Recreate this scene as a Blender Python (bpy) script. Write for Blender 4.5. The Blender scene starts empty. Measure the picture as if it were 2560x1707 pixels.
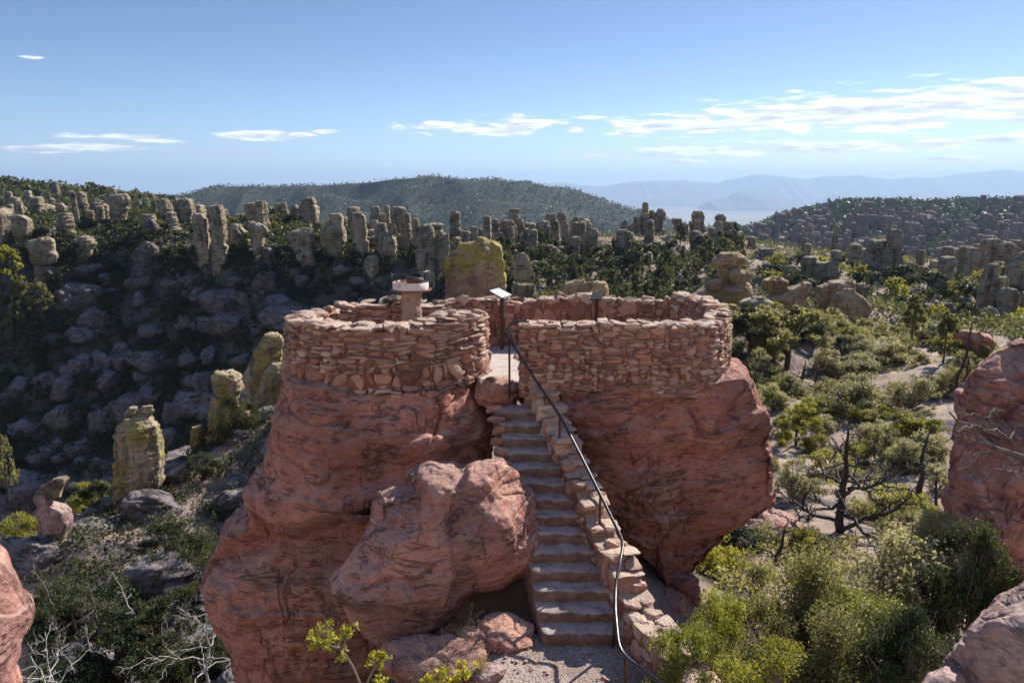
import bpy, math, random
import numpy as np
from mathutils import Vector

# ------------------------------------------------------------------ camera, sky, sun
SC = bpy.context.scene
F, CX, CY = 1862.0, 1280.0, 853.5           # photograph pixels (2560 x 1707)
PITCH = math.radians(11.86)
CP, SP = math.cos(PITCH), math.sin(PITCH)
SUN_AZ, SUN_EL = math.radians(41), math.radians(36)
SUN_DIR = np.array([math.sin(SUN_AZ)*math.cos(SUN_EL), math.cos(SUN_AZ)*math.cos(SUN_EL), math.sin(SUN_EL)])

cam = bpy.data.cameras.new('camera')
camo = bpy.data.objects.new('camera', cam)
SC.collection.objects.link(camo)
cam.sensor_width = 36.0
cam.lens = 36.0*F/2560.0
cam.clip_start = 0.1
cam.clip_end = 200000
camo.rotation_euler = (math.pi/2-PITCH, 0, 0)
SC.camera = camo
SC.view_settings.view_transform = 'Standard'
SC.view_settings.look = 'None'
SC.view_settings.gamma = 1.0
SC.view_settings.use_curve_mapping = False
SC.view_settings.exposure = 1.5
SC.cycles.max_bounces = 8
SC.cycles.diffuse_bounces = 4
SC.cycles.glossy_bounces = 2
SC.cycles.transmission_bounces = 4
SC.cycles.volume_bounces = 1
SC.cycles.sample_clamp_indirect = 6.0

sun = bpy.data.lights.new('sun', 'SUN')
sun.energy = 3.6
sun.angle = math.radians(0.5)
sun.color = (1.0, 0.93, 0.82)
suno = bpy.data.objects.new('sun', sun)
suno.rotation_euler = Vector(-SUN_DIR).to_track_quat('-Z', 'Y').to_euler()
suno.location = (60, 40, 60)
SC.collection.objects.link(suno)

def pix_dir(sx, sy):
    u, v = (sx-CX)/F, (CY-sy)/F
    return np.array([u, CP+v*SP, -SP+v*CP])
def P(sx, sy, Y):
    d = pix_dir(sx, sy)
    return d*(Y/d[1])
K = 2560/2352.0
def D(px, py, Y):                       # the same from the coordinates of a 2352 px wide view
    return P(px*K, py*K, Y)

# ------------------------------------------------------------------ node helper
class NT:
    def __init__(self, tree):
        self.t = tree
        self.t.nodes.clear()
    def n(self, typ, ins=None, **kw):
        nd = self.t.nodes.new(typ)
        for k, v in kw.items():
            setattr(nd, k, v)
        if ins:
            for k, v in ins.items():
                self.set(nd.inputs[k], v)
        return nd
    def set(self, sock, v):
        if isinstance(v, bpy.types.NodeSocket):
            self.t.links.new(v, sock)
        elif isinstance(v, bpy.types.Node):
            self.t.links.new(v.outputs[0], sock)
        else:
            sock.default_value = v
    def math(self, op, a, b=None, c=None, clamp=False):
        nd = self.n('ShaderNodeMath', operation=op, use_clamp=clamp)
        for i, v in enumerate((a, b, c)):
            if v is not None:
                self.set(nd.inputs[i], v)
        return nd.outputs[0]
    def vmath(self, op, a, b=None, c=None, out=0):
        nd = self.n('ShaderNodeVectorMath', operation=op)
        for i, v in enumerate((a, b, c)):
            if v is not None:
                self.set(nd.inputs[i], v)
        return nd.outputs[out]
    def mix(self, f, a, b, blend='MIX'):
        nd = self.n('ShaderNodeMix', data_type='RGBA', blend_type=blend)
        self.set(nd.inputs[0], f)
        for i, v in ((6, a), (7, b)):
            self.set(nd.inputs[i], (*v, 1) if isinstance(v, tuple) and len(v) == 3 else v)
        return nd.outputs[2]
    def noise(self, vec, scale, detail=4, rough=.55, dist=0.0, out=0):
        nd = self.n('ShaderNodeTexNoise', {'Scale': scale, 'Detail': detail, 'Roughness': rough, 'Distortion': dist})
        self.set(nd.inputs['Vector'], vec)
        return nd.outputs[out]
    def step(self, x, a, b):
        nd = self.n('ShaderNodeMapRange', {'From Min': a, 'From Max': b}, interpolation_type='SMOOTHSTEP')
        self.set(nd.inputs['Value'], x)
        return nd.outputs[0]
    def ramp(self, f, stops):
        nd = self.n('ShaderNodeValToRGB')
        cr = nd.color_ramp
        while len(cr.elements) < len(stops):
            cr.elements.new(0.5)
        for e, (p, c) in zip(cr.elements, stops):
            e.position = p
            e.color = (*c, 1)
        self.set(nd.inputs[0], f)
        return nd.outputs[0]

# ------------------------------------------------------------------ world: Nishita sky with a few thin clouds
world = bpy.data.worlds.new('World')
SC.world = world
world.use_nodes = True
W = NT(world.node_tree)
sky = W.n('ShaderNodeTexSky', sky_type='NISHITA', sun_disc=False, sun_elevation=SUN_EL, sun_rotation=SUN_AZ,
          altitude=2000.0, air_density=1.0, dust_density=0.6, ozone_density=3.6)
tc = W.n('ShaderNodeTexCoord')
sep = W.n('ShaderNodeSeparateXYZ', {0: tc.outputs['Generated']})
az = W.math('ARCTAN2', sep.outputs[0], sep.outputs[1])
el = W.math('ARCSINE', sep.outputs[2])
ae = W.n('ShaderNodeCombineXYZ', {0: az, 1: el, 2: 0.0}).outputs[0]
# clouds: centre x, y and radii in the 2352 px wide strip that starts at row 180 of the photograph
CL = [(1500,122,120,19),(1620,118,130,30),(1760,105,190,36),(1960,95,210,44),(2150,80,190,46),(2330,62,220,46),(2080,118,170,15),
      (2420,100,160,22),(2340,100,60,16),(1440,142,60,6),(1640,130,110,12),(2600,70,260,60),
      (1480,192,130,9),(1650,180,170,15),(1880,178,200,17),(2020,170,130,15),(2160,166,80,12),(2300,156,100,10),(1560,207,110,5),(2170,200,60,4),
      (1060,130,130,16),(1190,118,120,17),(1160,140,70,9),(1330,131,34,9),(1350,105,40,4),(915,128,22,7),(905,117,14,4),
      (600,147,90,13),(690,145,32,6),(752,137,46,5),(310,152,110,9),(255,174,85,12),(60,178,110,9),(180,172,40,4),(1815,46,32,5),(885,212,14,2),(75,-33,24,3)]
dist = None
for (x, y, rx, ry) in CL:
    d = pix_dir(x*K, y*K+180)
    d = d/np.linalg.norm(d)
    a0, e0 = math.atan2(d[0], d[1]), math.asin(d[2])
    ra, re = rx*K/F*1.0, ry*K/F*1.05
    s = W.vmath('MULTIPLY_ADD', ae, (1/ra, 1/re, 0), (-a0/ra, -e0/re, 0))
    l = W.vmath('LENGTH', s, out=1)
    dist = l if dist is None else W.math('SMOOTH_MIN', dist, l, 0.25)
cc = W.vmath('MULTIPLY', ae, (16.0, 105.0, 1.0))
n1 = W.noise(cc, 1.0, 8, .58, .3)
n1b = W.noise(W.vmath('ADD', cc, (0.25, 0.40, 0.0)), 1.0, 8, .58, .3)
n2 = W.noise(cc, 7.0, 7, .62)
body = W.math('ADD', W.math('MULTIPLY_ADD', dist, -0.62, 0.62), W.math('MULTIPLY_ADD', n1, 1.9, -0.95))
body = W.math('MULTIPLY_ADD', n2, 0.35, W.math('SUBTRACT', body, 0.17))
cov = W.step(body, 0.03, 0.40)
cov = W.math('MULTIPLY', cov, W.step(dist, 1.75, 1.1))
lit = W.step(W.math('SUBTRACT', n1, n1b), -0.10, 0.10)
thick = W.step(body, 0.25, 0.75)
lum = W.math('MULTIPLY_ADD', lit, 0.5, 0.62)
lum = W.math('MULTIPLY', lum, W.math('MULTIPLY_ADD', thick, -0.42, 1.12))
ccol = W.vmath('SCALE', (6.9, 7.1, 7.4))
ccol.node.inputs[3].default_value = 1.0
W.set(ccol.node.inputs[3], lum)
skyt = W.vmath('MULTIPLY', sky.outputs[0], (.87, .87, .95))
skyt = W.vmath('SCALE', skyt); W.set(skyt.node.inputs[3], W.math('ADD', W.math('MULTIPLY_ADD', W.step(el, .30, .75), .50, .58), W.math('MULTIPLY', W.step(el, .22, .0), .16)))
skyc = W.mix(W.math('MULTIPLY', cov, 0.93), skyt, ccol)
bg = W.n('ShaderNodeBackground', {'Strength': 0.072})
W.set(bg.inputs['Color'], skyc)
wo = W.n('ShaderNodeOutputWorld')
W.set(wo.inputs['Surface'], bg.outputs[0])

# ------------------------------------------------------------------ numpy noise
_r = np.random.RandomState(7)
GR = _r.normal(size=(256, 3)); GR /= np.linalg.norm(GR, axis=1)[:, None]
def _h(ix, iy, iz, seed):
    with np.errstate(over='ignore'):
        h = ix.astype(np.uint32)*np.uint32(374761393) + iy.astype(np.uint32)*np.uint32(668265263) + iz.astype(np.uint32)*np.uint32(2147483647) + np.uint32((seed*974711) & 0xffffffff)
        h = (h ^ (h >> np.uint32(13)))*np.uint32(1274126177)
        h = h ^ (h >> np.uint32(16))
    return (h & np.uint32(255)).astype(np.int64)
def gn(p, seed=0):
    p = np.asarray(p, dtype=float)
    i = np.floor(p).astype(np.int64); f = p-i
    w = f*f*f*(f*(f*6-15)+10)
    out = np.zeros(len(p))
    for dx in (0, 1):
        for dy in (0, 1):
            for dz in (0, 1):
                g = GR[_h(i[:, 0]+dx, i[:, 1]+dy, i[:, 2]+dz, seed)]
                dot = g[:, 0]*(f[:, 0]-dx)+g[:, 1]*(f[:, 1]-dy)+g[:, 2]*(f[:, 2]-dz)
                ww = (w[:, 0] if dx else 1-w[:, 0])*(w[:, 1] if dy else 1-w[:, 1])*(w[:, 2] if dz else 1-w[:, 2])
                out += ww*dot
    return out*1.5
def fbm(p, o=4, seed=0, gain=.5):
    p = np.asarray(p, dtype=float); a = 1.0; s = np.zeros(len(p))
    for k in range(o):
        s += a*gn(p, seed+k*17); p = p*2.03+5.3; a *= gain
    return s
def smooth(x, a, b):
    t = np.clip((x-a)/(b-a), 0, 1)
    return t*t*(3-2*t)

# ------------------------------------------------------------------ mesh and object helpers
COL = SC.collection
def mesh(name, V, Fs, mats, smooth_=True, tone=None, midx=None):
    V = np.ascontiguousarray(V, dtype=np.float32)
    if isinstance(Fs, np.ndarray):
        Fs = [Fs]
    Fs = [np.asarray(f, dtype=np.int32) for f in Fs if len(f)]
    me = bpy.data.meshes.new(name)
    me.vertices.add(len(V)); me.vertices.foreach_set('co', V.ravel())
    tot = np.concatenate([np.full(len(f), f.shape[1], dtype=np.int32) for f in Fs])
    loops = np.concatenate([f.ravel() for f in Fs])
    start = np.concatenate([[0], np.cumsum(tot)[:-1]]).astype(np.int32)
    me.loops.add(len(loops)); me.loops.foreach_set('vertex_index', loops)
    me.polygons.add(len(tot)); me.polygons.foreach_set('loop_start', start)
    me.polygons.foreach_set('use_smooth', np.full(len(tot), bool(smooth_)))
    for m in (mats if isinstance(mats, (list, tuple)) else [mats]):
        me.materials.append(m)
    if midx is not None:
        me.polygons.foreach_set('material_index', np.asarray(midx, dtype=np.int32))
    if tone is not None:
        at = me.attributes.new('tone', 'FLOAT', 'POINT')
        at.data.foreach_set('value', np.asarray(tone, dtype=np.float32))
    me.update(calc_edges=True)
    return me
def link(name, me, parent=None, label=None, cat=None, group=None, kind=None, loc=None):
    o = bpy.data.objects.new(name, me)
    COL.objects.link(o)
    if parent is not None:
        o.parent = parent
    if loc is not None:
        o.location = [float(v) for v in loc]
    if label: o['label'] = label
    if cat: o['category'] = cat
    if parent is None and kind is None: kind = 'thing'
    if group: o['group'] = group
    if kind: o['kind'] = kind
    return o
def centred(V):                               # a thing's own base point, so its origin stands on the ground
    V = np.asarray(V, dtype=float)
    c = np.array([V[:, 0].mean(), V[:, 1].mean(), V[:, 2].min()])
    return V-c, c
def grid_faces(nr, nc, wrap=False):           # rows x columns of vertices
    c = nc if wrap else nc-1
    i, j = np.meshgrid(np.arange(nr-1), np.arange(c), indexing='ij')
    a = i*nc+j; b = i*nc+(j+1) % nc
    return np.stack([a, b, b+nc, a+nc], -1).reshape(-1, 4)
class MB:                                     # collects pieces into one mesh
    def __init__(self): self.V, self.F, self.T, self.M, self.n = [], {}, [], {}, 0
    def add(self, V, Fs, tone=0.5, mi=0):
        V = np.asarray(V, dtype=float)
        for f in (Fs if isinstance(Fs, list) else [Fs]):
            f = np.asarray(f)
            if len(f):
                self.F.setdefault(f.shape[1], []).append(f+self.n)
                self.M.setdefault(f.shape[1], []).append(np.full(len(f), mi))
        self.V.append(V); self.T.append(np.full(len(V), tone) if np.isscalar(tone) else tone)
        self.n += len(V)
    def arr(self): return np.concatenate(self.V)
    def mesh(self, name, mats, smooth_=True, off=None):
        V = self.arr()
        if off is not None: V = V-off
        ks = sorted(self.F)
        return mesh(name, V, [np.concatenate(self.F[k]) for k in ks], mats, smooth_, np.concatenate(self.T), np.concatenate([np.concatenate(self.M[k]) for k in ks]))
def tube(pts, rad, k=6, cap=True):
    pts = np.asarray(pts, dtype=float); n = len(pts)
    rad = np.full(n, rad) if np.isscalar(rad) else np.asarray(rad, dtype=float)
    t = np.gradient(pts, axis=0); t /= np.linalg.norm(t, axis=1)[:, None]+1e-9
    up = np.array([0, 0, 1.0]) if abs(t[:, 2]).mean() < .8 else np.array([1.0, 0, 0])
    a = np.cross(t, up); a /= np.linalg.norm(a, axis=1)[:, None]+1e-9
    b = np.cross(t, a)
    th = np.arange(k)/k*2*math.pi
    V = pts[:, None]+rad[:, None, None]*(a[:, None]*np.cos(th)[None, :, None]+b[:, None]*np.sin(th)[None, :, None])
    Fc = [grid_faces(n, k, True)]
    V = V.reshape(-1, 3)
    if cap:
        Fc.append(np.array([list(range(k))[::-1]])); Fc.append(np.array([[(n-1)*k+i for i in range(k)]]))
        if k == 4: Fc = [np.concatenate(Fc)]
    return V, Fc
def box(sx, sy, sz, n=1):                     # centred subdivided box
    s = cube(n)
    return s[0]*np.array([sx, sy, sz])/2, s[1]
_cube = {}
def cube(n):                                  # unit cube -1..1 with n cells a side, welded
    if n in _cube: return _cube[n]
    idx = {}; V = []; Fq = []
    def vid(p):
        k = tuple(np.round(p, 5))
        if k not in idx: idx[k] = len(V); V.append(p)
        return idx[k]
    for ax in range(3):
        for s in (-1, 1):
            u, v = [(1, 2), (2, 0), (0, 1)][ax]
            for i in range(n):
                for j in range(n):
                    q = []
                    for di, dj in ((0, 0), (1, 0), (1, 1), (0, 1)):
                        p = [0.0]*3; p[ax] = s; p[u] = -1+2*(i+di)/n; p[v] = -1+2*(j+dj)/n
                        q.append(vid(p))
                    Fq.append(q if s > 0 else q[::-1])
    _cube[n] = (np.array(V), np.array(Fq))
    return _cube[n]

# ------------------------------------------------------------------ materials
def new_mat(name):
    m = bpy.data.materials.new(name); m.use_nodes = True
    return m, NT(m.node_tree)
def finish(T, color, rough=.9, bump=None, bd=.02, bs=.6, spec=.25, metal=0.0):
    b = T.n('ShaderNodeBsdfPrincipled', {'Roughness': rough, 'Specular IOR Level': spec, 'Metallic': metal})
    T.set(b.inputs['Base Color'], (*color, 1) if isinstance(color, tuple) and len(color) == 3 else color)
    if bump is not None:
        bp = T.n('ShaderNodeBump', {'Strength': bs, 'Distance': bd})
        T.set(bp.inputs['Height'], bump)
        T.set(b.inputs['Normal'], bp.outputs[0])
    o = T.n('ShaderNodeOutputMaterial')
    T.set(o.inputs[0], b.outputs[0])
    return b
def crack_line(T, pos, sc, stretch, width, seed):
    v = T.vmath('MULTIPLY_ADD', pos, stretch, (seed*3.1, seed*1.7, seed*.9))
    f = T.noise(v, sc, 3, .55, .4)
    a = T.math('ABSOLUTE', T.math('SUBTRACT', f, .5))
    return T.step(a, width, 0.0)
def rock_mat(name, stops, mauve=None, lichen=None, lich_amt=(.58, .7), top=(.42, .35, .30), top_amt=.7, s=1.0, bd=.08, streak=0.0, crack=1.0, dark=.35, cw=1.0):
    m, T = new_mat(name)
    g = T.n('ShaderNodeNewGeometry')
    pos = g.outputs['Position']
    if s != 1.0: pos = T.vmath('MULTIPLY', pos, (1/s, 1/s, 1/s))
    n1 = T.noise(pos, .55, 6, .6)
    n2 = T.noise(pos, 2.6, 8, .65, .3)
    n3 = T.noise(T.vmath('MULTIPLY', pos, (.8, .8, 4.5)), 1.3, 6, .6)
    nf = T.noise(pos, 22.0, 6, .7)
    f = T.math('MULTIPLY_ADD', n1, .9, T.math('MULTIPLY_ADD', n2, .75, T.math('MULTIPLY_ADD', n3, .35, -.52)))
    col = T.ramp(f, stops)
    if mauve:
        col = T.mix(T.math('MULTIPLY', T.step(T.noise(pos, .42, 4, .5), .45, .62), .8), col, mauve)
    if streak:
        st = T.noise(T.vmath('MULTIPLY', pos, (2.2, 2.2, .22)), 1.4, 5, .6)
        col = T.mix(T.math('MULTIPLY', T.step(st, .5, .68), streak), col, (.045, .042, .045))
    spots = T.step(T.noise(pos, 5.0, 7, .68), .60, .76)
    col = T.mix(T.math('MULTIPLY', spots, .4), col, (.07, .045, .045))
    if lichen:
        lm = T.math('MULTIPLY', T.step(T.math('MULTIPLY_ADD', n2, .35, T.noise(pos, .7, 5, .6)), lich_amt[0]+.175, lich_amt[1]+.175), T.step(nf, .30, .55))
        col = T.mix(T.math('MULTIPLY', lm, .85), col, lichen)
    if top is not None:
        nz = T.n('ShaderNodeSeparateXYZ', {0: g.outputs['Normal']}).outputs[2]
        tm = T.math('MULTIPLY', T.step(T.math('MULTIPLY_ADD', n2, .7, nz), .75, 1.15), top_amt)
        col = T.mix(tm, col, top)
    c1 = crack_line(T, pos, 1.1, (.55, .55, 3.4), .042*cw, 1)
    c1 = T.math('MULTIPLY', c1, T.step(T.noise(pos, 1.7, 3), .50, .60))
    c2 = crack_line(T, pos, 2.6, (.5, .5, 3.2), .05*cw, 2)
    c2 = T.math('MULTIPLY', c2, T.step(T.noise(T.vmath('MULTIPLY', pos, (1, 1, 2)), 2.3, 3), .50, .60))
    cv = crack_line(T, pos, .9, (1.6, 1.6, .5), .035*cw, 4)
    cv = T.math('MULTIPLY', cv, T.step(T.noise(pos, .8, 3), .50, .60))
    ck = T.math('MULTIPLY', T.math('MAXIMUM', cv, T.math('MAXIMUM', c1, T.math('MULTIPLY', c2, .8))), crack)
    col = T.mix(T.math('MULTIPLY', ck, dark+.22), col, (.03, .02, .022))
    ng = T.noise(T.vmath('MULTIPLY', pos, (1, 1, 2.2)), 9.0, 6, .72)
    col = T.mix(T.math('MULTIPLY', T.step(ng, .50, .36), .55), col, T.vmath('MULTIPLY', col, (.42, .38, .40)))
    col = T.mix(T.math('MULTIPLY', T.step(ng, .56, .68), .45), col, T.vmath('MULTIPLY', col, (1.45, 1.5, 1.55)))
    col = T.mix(T.math('MULTIPLY', T.step(nf, .42, .30), .35), col, (.06, .035, .035))
    h = T.math('MULTIPLY_ADD', n2, .8, T.math('MULTIPLY_ADD', nf, .35, T.math('MULTIPLY_ADD', n3, .9, T.math('MULTIPLY_ADD', ng, .7, T.math('MULTIPLY', ck, -.55)))))
    finish(T, col, .96, h, bd*s, .9, .08)
    return m
RED = [(.0, (.13, .060, .054)), (.30, (.31, .132, .100)), (.52, (.48, .226, .168)), (.74, (.54, .285, .22)), (1.0, (.58, .39, .32))]
GREY = [(.0, (.11, .09, .07)), (.3, (.25, .205, .145)), (.55, (.41, .335, .235)), (.8, (.50, .415, .295)), (1.0, (.55, .47, .35))]
MAUV = [(.0, (.06, .055, .058)), (.3, (.13, .115, .115)), (.55, (.205, .175, .17)), (.8, (.27, .23, .22)), (1.0, (.35, .30, .28))]
M = {}
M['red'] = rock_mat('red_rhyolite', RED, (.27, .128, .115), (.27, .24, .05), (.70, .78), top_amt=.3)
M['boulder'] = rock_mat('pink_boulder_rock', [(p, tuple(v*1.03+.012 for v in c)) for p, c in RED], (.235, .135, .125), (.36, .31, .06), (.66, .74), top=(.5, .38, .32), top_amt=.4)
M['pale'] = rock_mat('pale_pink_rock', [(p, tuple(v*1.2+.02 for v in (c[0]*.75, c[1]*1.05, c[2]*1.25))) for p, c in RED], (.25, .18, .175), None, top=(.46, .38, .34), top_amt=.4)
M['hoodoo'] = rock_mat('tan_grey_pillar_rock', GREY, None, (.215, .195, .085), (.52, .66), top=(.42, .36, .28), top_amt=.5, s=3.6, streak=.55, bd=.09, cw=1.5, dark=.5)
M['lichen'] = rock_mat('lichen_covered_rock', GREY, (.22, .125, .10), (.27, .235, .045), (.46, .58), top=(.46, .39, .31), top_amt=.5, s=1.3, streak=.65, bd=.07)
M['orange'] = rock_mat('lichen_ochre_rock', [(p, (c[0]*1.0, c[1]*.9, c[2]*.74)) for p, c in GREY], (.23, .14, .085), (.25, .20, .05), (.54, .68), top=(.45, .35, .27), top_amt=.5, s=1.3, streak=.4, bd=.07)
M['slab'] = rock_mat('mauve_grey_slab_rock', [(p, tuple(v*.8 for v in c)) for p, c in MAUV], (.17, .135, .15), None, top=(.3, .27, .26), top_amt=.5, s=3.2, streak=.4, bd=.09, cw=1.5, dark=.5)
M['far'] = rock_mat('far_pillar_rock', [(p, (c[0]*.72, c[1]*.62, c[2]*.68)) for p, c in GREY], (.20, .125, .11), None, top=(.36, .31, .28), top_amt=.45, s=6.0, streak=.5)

def capped(name):                              # lichen thick on the upper part of the big rock behind the platform
    m = M['lichen'].copy(); m.name = name
    T = NT.__new__(NT); T.t = m.node_tree
    pr = [n for n in m.node_tree.nodes if n.type == 'BSDF_PRINCIPLED'][0]
    old = pr.inputs['Base Color'].links[0].from_socket
    pos = T.n('ShaderNodeNewGeometry').outputs['Position']
    z = T.n('ShaderNodeSeparateXYZ', {0: pos}).outputs[2]
    k = T.math('ADD', z, T.math('MULTIPLY', T.noise(T.vmath('MULTIPLY', pos, (1, 1, .55)), 1.1, 7, .65), 5.0))
    c = T.mix(T.math('MULTIPLY', T.step(k, -2.2, -4.4), .85), old, T.ramp(T.noise(pos, 3, 6, .7), [(.3, (.15, .085, .07)), (.6, (.25, .15, .12))]))
    c = T.mix(T.math('MULTIPLY', T.math('MULTIPLY', T.step(k, -3.2, -1.9), T.step(T.noise(pos, 2.4, 7, .7), .40, .56)), .8), c, (.29, .24, .042))
    T.set(pr.inputs['Base Color'], c)
    return m
M['capped'] = capped('yellow_capped_rock')

def stone_mat(name, stops, rough=.92):
    m, T = new_mat(name)
    g = T.n('ShaderNodeNewGeometry'); pos = g.outputs['Position']
    at = T.n('ShaderNodeAttribute', attribute_name='tone').outputs['Fac']
    n2 = T.noise(pos, 6.0, 7, .65, .4); nf = T.noise(pos, 38.0, 5, .7)
    f = T.math('ADD', at, T.math('MULTIPLY_ADD', n2, .5, -.25))
    col = T.ramp(f, stops)
    col = T.mix(T.math('MULTIPLY', T.step(T.noise(pos, 9, 6, .7), .58, .74), .5), col, (.07, .045, .04))
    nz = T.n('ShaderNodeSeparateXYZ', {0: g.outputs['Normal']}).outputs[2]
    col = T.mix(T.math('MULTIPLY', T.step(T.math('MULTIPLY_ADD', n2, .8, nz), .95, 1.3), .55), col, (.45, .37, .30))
    h = T.math('MULTIPLY_ADD', n2, .8, T.math('MULTIPLY', nf, .4))
    finish(T, col, rough, h, .025, .9, .2)
    return m
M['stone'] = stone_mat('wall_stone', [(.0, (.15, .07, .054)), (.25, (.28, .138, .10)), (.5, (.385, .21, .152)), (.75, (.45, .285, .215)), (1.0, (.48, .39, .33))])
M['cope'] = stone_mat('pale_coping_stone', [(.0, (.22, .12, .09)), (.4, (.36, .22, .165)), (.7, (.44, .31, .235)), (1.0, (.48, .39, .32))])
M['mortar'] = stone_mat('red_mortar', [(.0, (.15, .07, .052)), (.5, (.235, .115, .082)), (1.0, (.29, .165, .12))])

def ground_mat(name, stops, rock, s=1.0, rk=(.50, .62)):
    m, T = new_mat(name)
    g = T.n('ShaderNodeNewGeometry'); pos = T.vmath('MULTIPLY', g.outputs['Position'], (1/s, 1/s, 1/s))
    n1 = T.noise(pos, .16, 6, .6); n2 = T.noise(pos, 1.6, 8, .68); nf = T.noise(pos, 14, 5, .7)
    f = T.math('MULTIPLY_ADD', n1, .8, T.math('MULTIPLY_ADD', n2, .6, T.math('MULTIPLY_ADD', nf, .35, -.38)))
    col = T.ramp(f, stops)
    nz = T.n('ShaderNodeSeparateXYZ', {0: g.outputs['Normal']}).outputs[2]
    rm = T.math('MAXIMUM', T.step(nz, .78, .66), T.step(T.noise(pos, .35, 6, .6), *rk))
    col = T.mix(rm, col, T.ramp(f, [(c0, tuple(v*.48 for v in c1)) for c0, c1 in rock]))  # rock on steep ground, darkened to deepen the shade of the canyon face
    vo = T.n('ShaderNodeTexVoronoi', {'Scale': 2.4}); T.set(vo.inputs['Vector'], T.vmath('MULTIPLY', pos, (1, 1, 1.8)))
    col = T.mix(T.math('MULTIPLY', T.step(vo.outputs['Distance'], .16, .08), .4), col, (.34, .28, .24))
    h = T.math('MULTIPLY_ADD', n2, 1.0, T.math('MULTIPLY', nf, .35))
    finish(T, col, .95, h, .15*s, .8, .15)
    return m
M['soil'] = ground_mat('pink_gravel_soil', [(.0, (.10, .07, .056)), (.35, (.22, .16, .13)), (.6, (.33, .255, .21)), (1.0, (.42, .34, .29))], MAUV)
M['bounce_gravel'] = ground_mat('pale_bounce_slope', [(.0, (.23, .20, .18)), (.35, (.32, .285, .26)), (.6, (.40, .36, .33)), (1.0, (.46, .42, .39))], [(0, (.45, .38, .33)), (.5, (.68, .6, .53)), (1, (.9, .82, .74))])  # kept pale so the added slope behind the camera bounces more light
M['earthfar'] = ground_mat('brushy_hill_soil', [(.0, (.03, .032, .02)), (.4, (.07, .068, .045)), (.65, (.13, .115, .08)), (1.0, (.2, .17, .13))], MAUV, s=6.0, rk=(.58, .7))
M['hillsoil'] = ground_mat('hill_scrub', [(.0, (.013, .02, .015)), (.4, (.024, .033, .025)), (.65, (.04, .048, .034)), (1.0, (.062, .065, .048))], [(0, (.025, .03, .025)), (.5, (.05, .056, .047)), (1, (.09, .09, .08))], s=25.0, rk=(.8, .95))

def simple(name, col, rough=.5, metal=0.0, spec=.5, n=None, amt=.3, ns=8.0, bd=.004):
    m, T = new_mat(name)
    pos = T.n('ShaderNodeNewGeometry').outputs['Position']
    nn = T.noise(pos, ns, 6, .65)
    c = T.mix(T.math('MULTIPLY', T.step(nn, .48, .66), amt), col, n or tuple(v*.5 for v in col))
    finish(T, c, rough, T.noise(pos, ns*5, 4), bd, .4, spec, metal)
    return m
M['rail'] = simple('black_steel_pipe', (.018, .016, .018), .33, .0, .6, (.05, .025, .02), .4)
M['railpost'] = simple('rusty_brown_steel', (.075, .026, .018), .6, 0, .4, (.03, .015, .012), .6)
M['signpost'] = simple('brown_painted_post', (.055, .026, .020), .6, 0, .3)
M['signwhite'] = simple('white_sign_face', (.80, .80, .80), .25, 0, .6, (.70, .71, .72), .3, 5)
M['signgrey'] = simple('grey_printed_map', (.40, .43, .42), .3, 0, .5, (.6, .61, .6), .8, 30)
M['signdark'] = simple('dark_sign_back', (.008, .010, .022), .7, 0, .1)
M['drum'] = simple('weathered_white_paint', (.62, .56, .53), .6, .0, .3, (.33, .16, .10), .55, 7)
M['rust'] = simple('red_brown_rust', (.20, .065, .038), .75, .0, .3, (.1, .04, .03), .6, 9)
M['tubemetal'] = simple('grey_worn_pipe', (.12, .11, .115), .35, .7, .5, (.16, .06, .04), .5, 12)
M['cement'] = simple('cement_plaster', (.36, .26, .20), .9, 0, .2, (.20, .10, .075), .75, 6, .02)
M['floor'] = simple('trodden_stone_floor', (.42, .36, .32), .92, 0, .2, (.27, .21, .185), .7, 3.0, .03)
M['tread'] = simple('worn_grey_step', (.37, .315, .30), .92, 0, .2, (.22, .155, .14), .7, 5.0, .03)
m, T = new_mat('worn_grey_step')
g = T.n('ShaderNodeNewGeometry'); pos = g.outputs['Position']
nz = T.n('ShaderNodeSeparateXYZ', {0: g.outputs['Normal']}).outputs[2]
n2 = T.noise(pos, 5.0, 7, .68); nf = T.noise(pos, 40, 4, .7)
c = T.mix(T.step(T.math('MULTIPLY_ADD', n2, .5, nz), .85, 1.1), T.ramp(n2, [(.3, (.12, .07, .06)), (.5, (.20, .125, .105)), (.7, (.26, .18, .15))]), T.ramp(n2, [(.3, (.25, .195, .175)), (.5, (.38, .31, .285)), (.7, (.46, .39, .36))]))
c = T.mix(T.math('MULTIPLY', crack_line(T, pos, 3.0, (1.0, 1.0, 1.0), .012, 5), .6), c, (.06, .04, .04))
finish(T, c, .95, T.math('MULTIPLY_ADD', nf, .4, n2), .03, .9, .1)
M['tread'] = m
m, T = new_mat('gravel_path')
pos = T.n('ShaderNodeNewGeometry').outputs['Position']
n1 = T.noise(pos, 1.4, 7, .65); n2 = T.noise(pos, 26, 5, .7)
vo = T.n('ShaderNodeTexVoronoi', {'Scale': 30.0}); T.set(vo.inputs['Vector'], pos)
c = T.ramp(T.math('MULTIPLY_ADD', n2, .7, T.math('MULTIPLY_ADD', n1, .8, -.25)), [(.25, (.15, .11, .095)), (.45, (.29, .225, .195)), (.6, (.38, .31, .28)), (.8, (.47, .40, .365))])
c = T.mix(T.math('MULTIPLY', T.step(vo.outputs['Distance'], .55, .75), .6), c, (.10, .07, .06))
c = T.mix(T.step(T.noise(pos, 4.5, 5, .7), .60, .70), c, (.20, .135, .11))
finish(T, c, .95, T.math('MULTIPLY_ADD', n2, .6, T.math('MULTIPLY', vo.outputs['Distance'], -.6)), .03, .9, .1)
M['path'] = m
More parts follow.
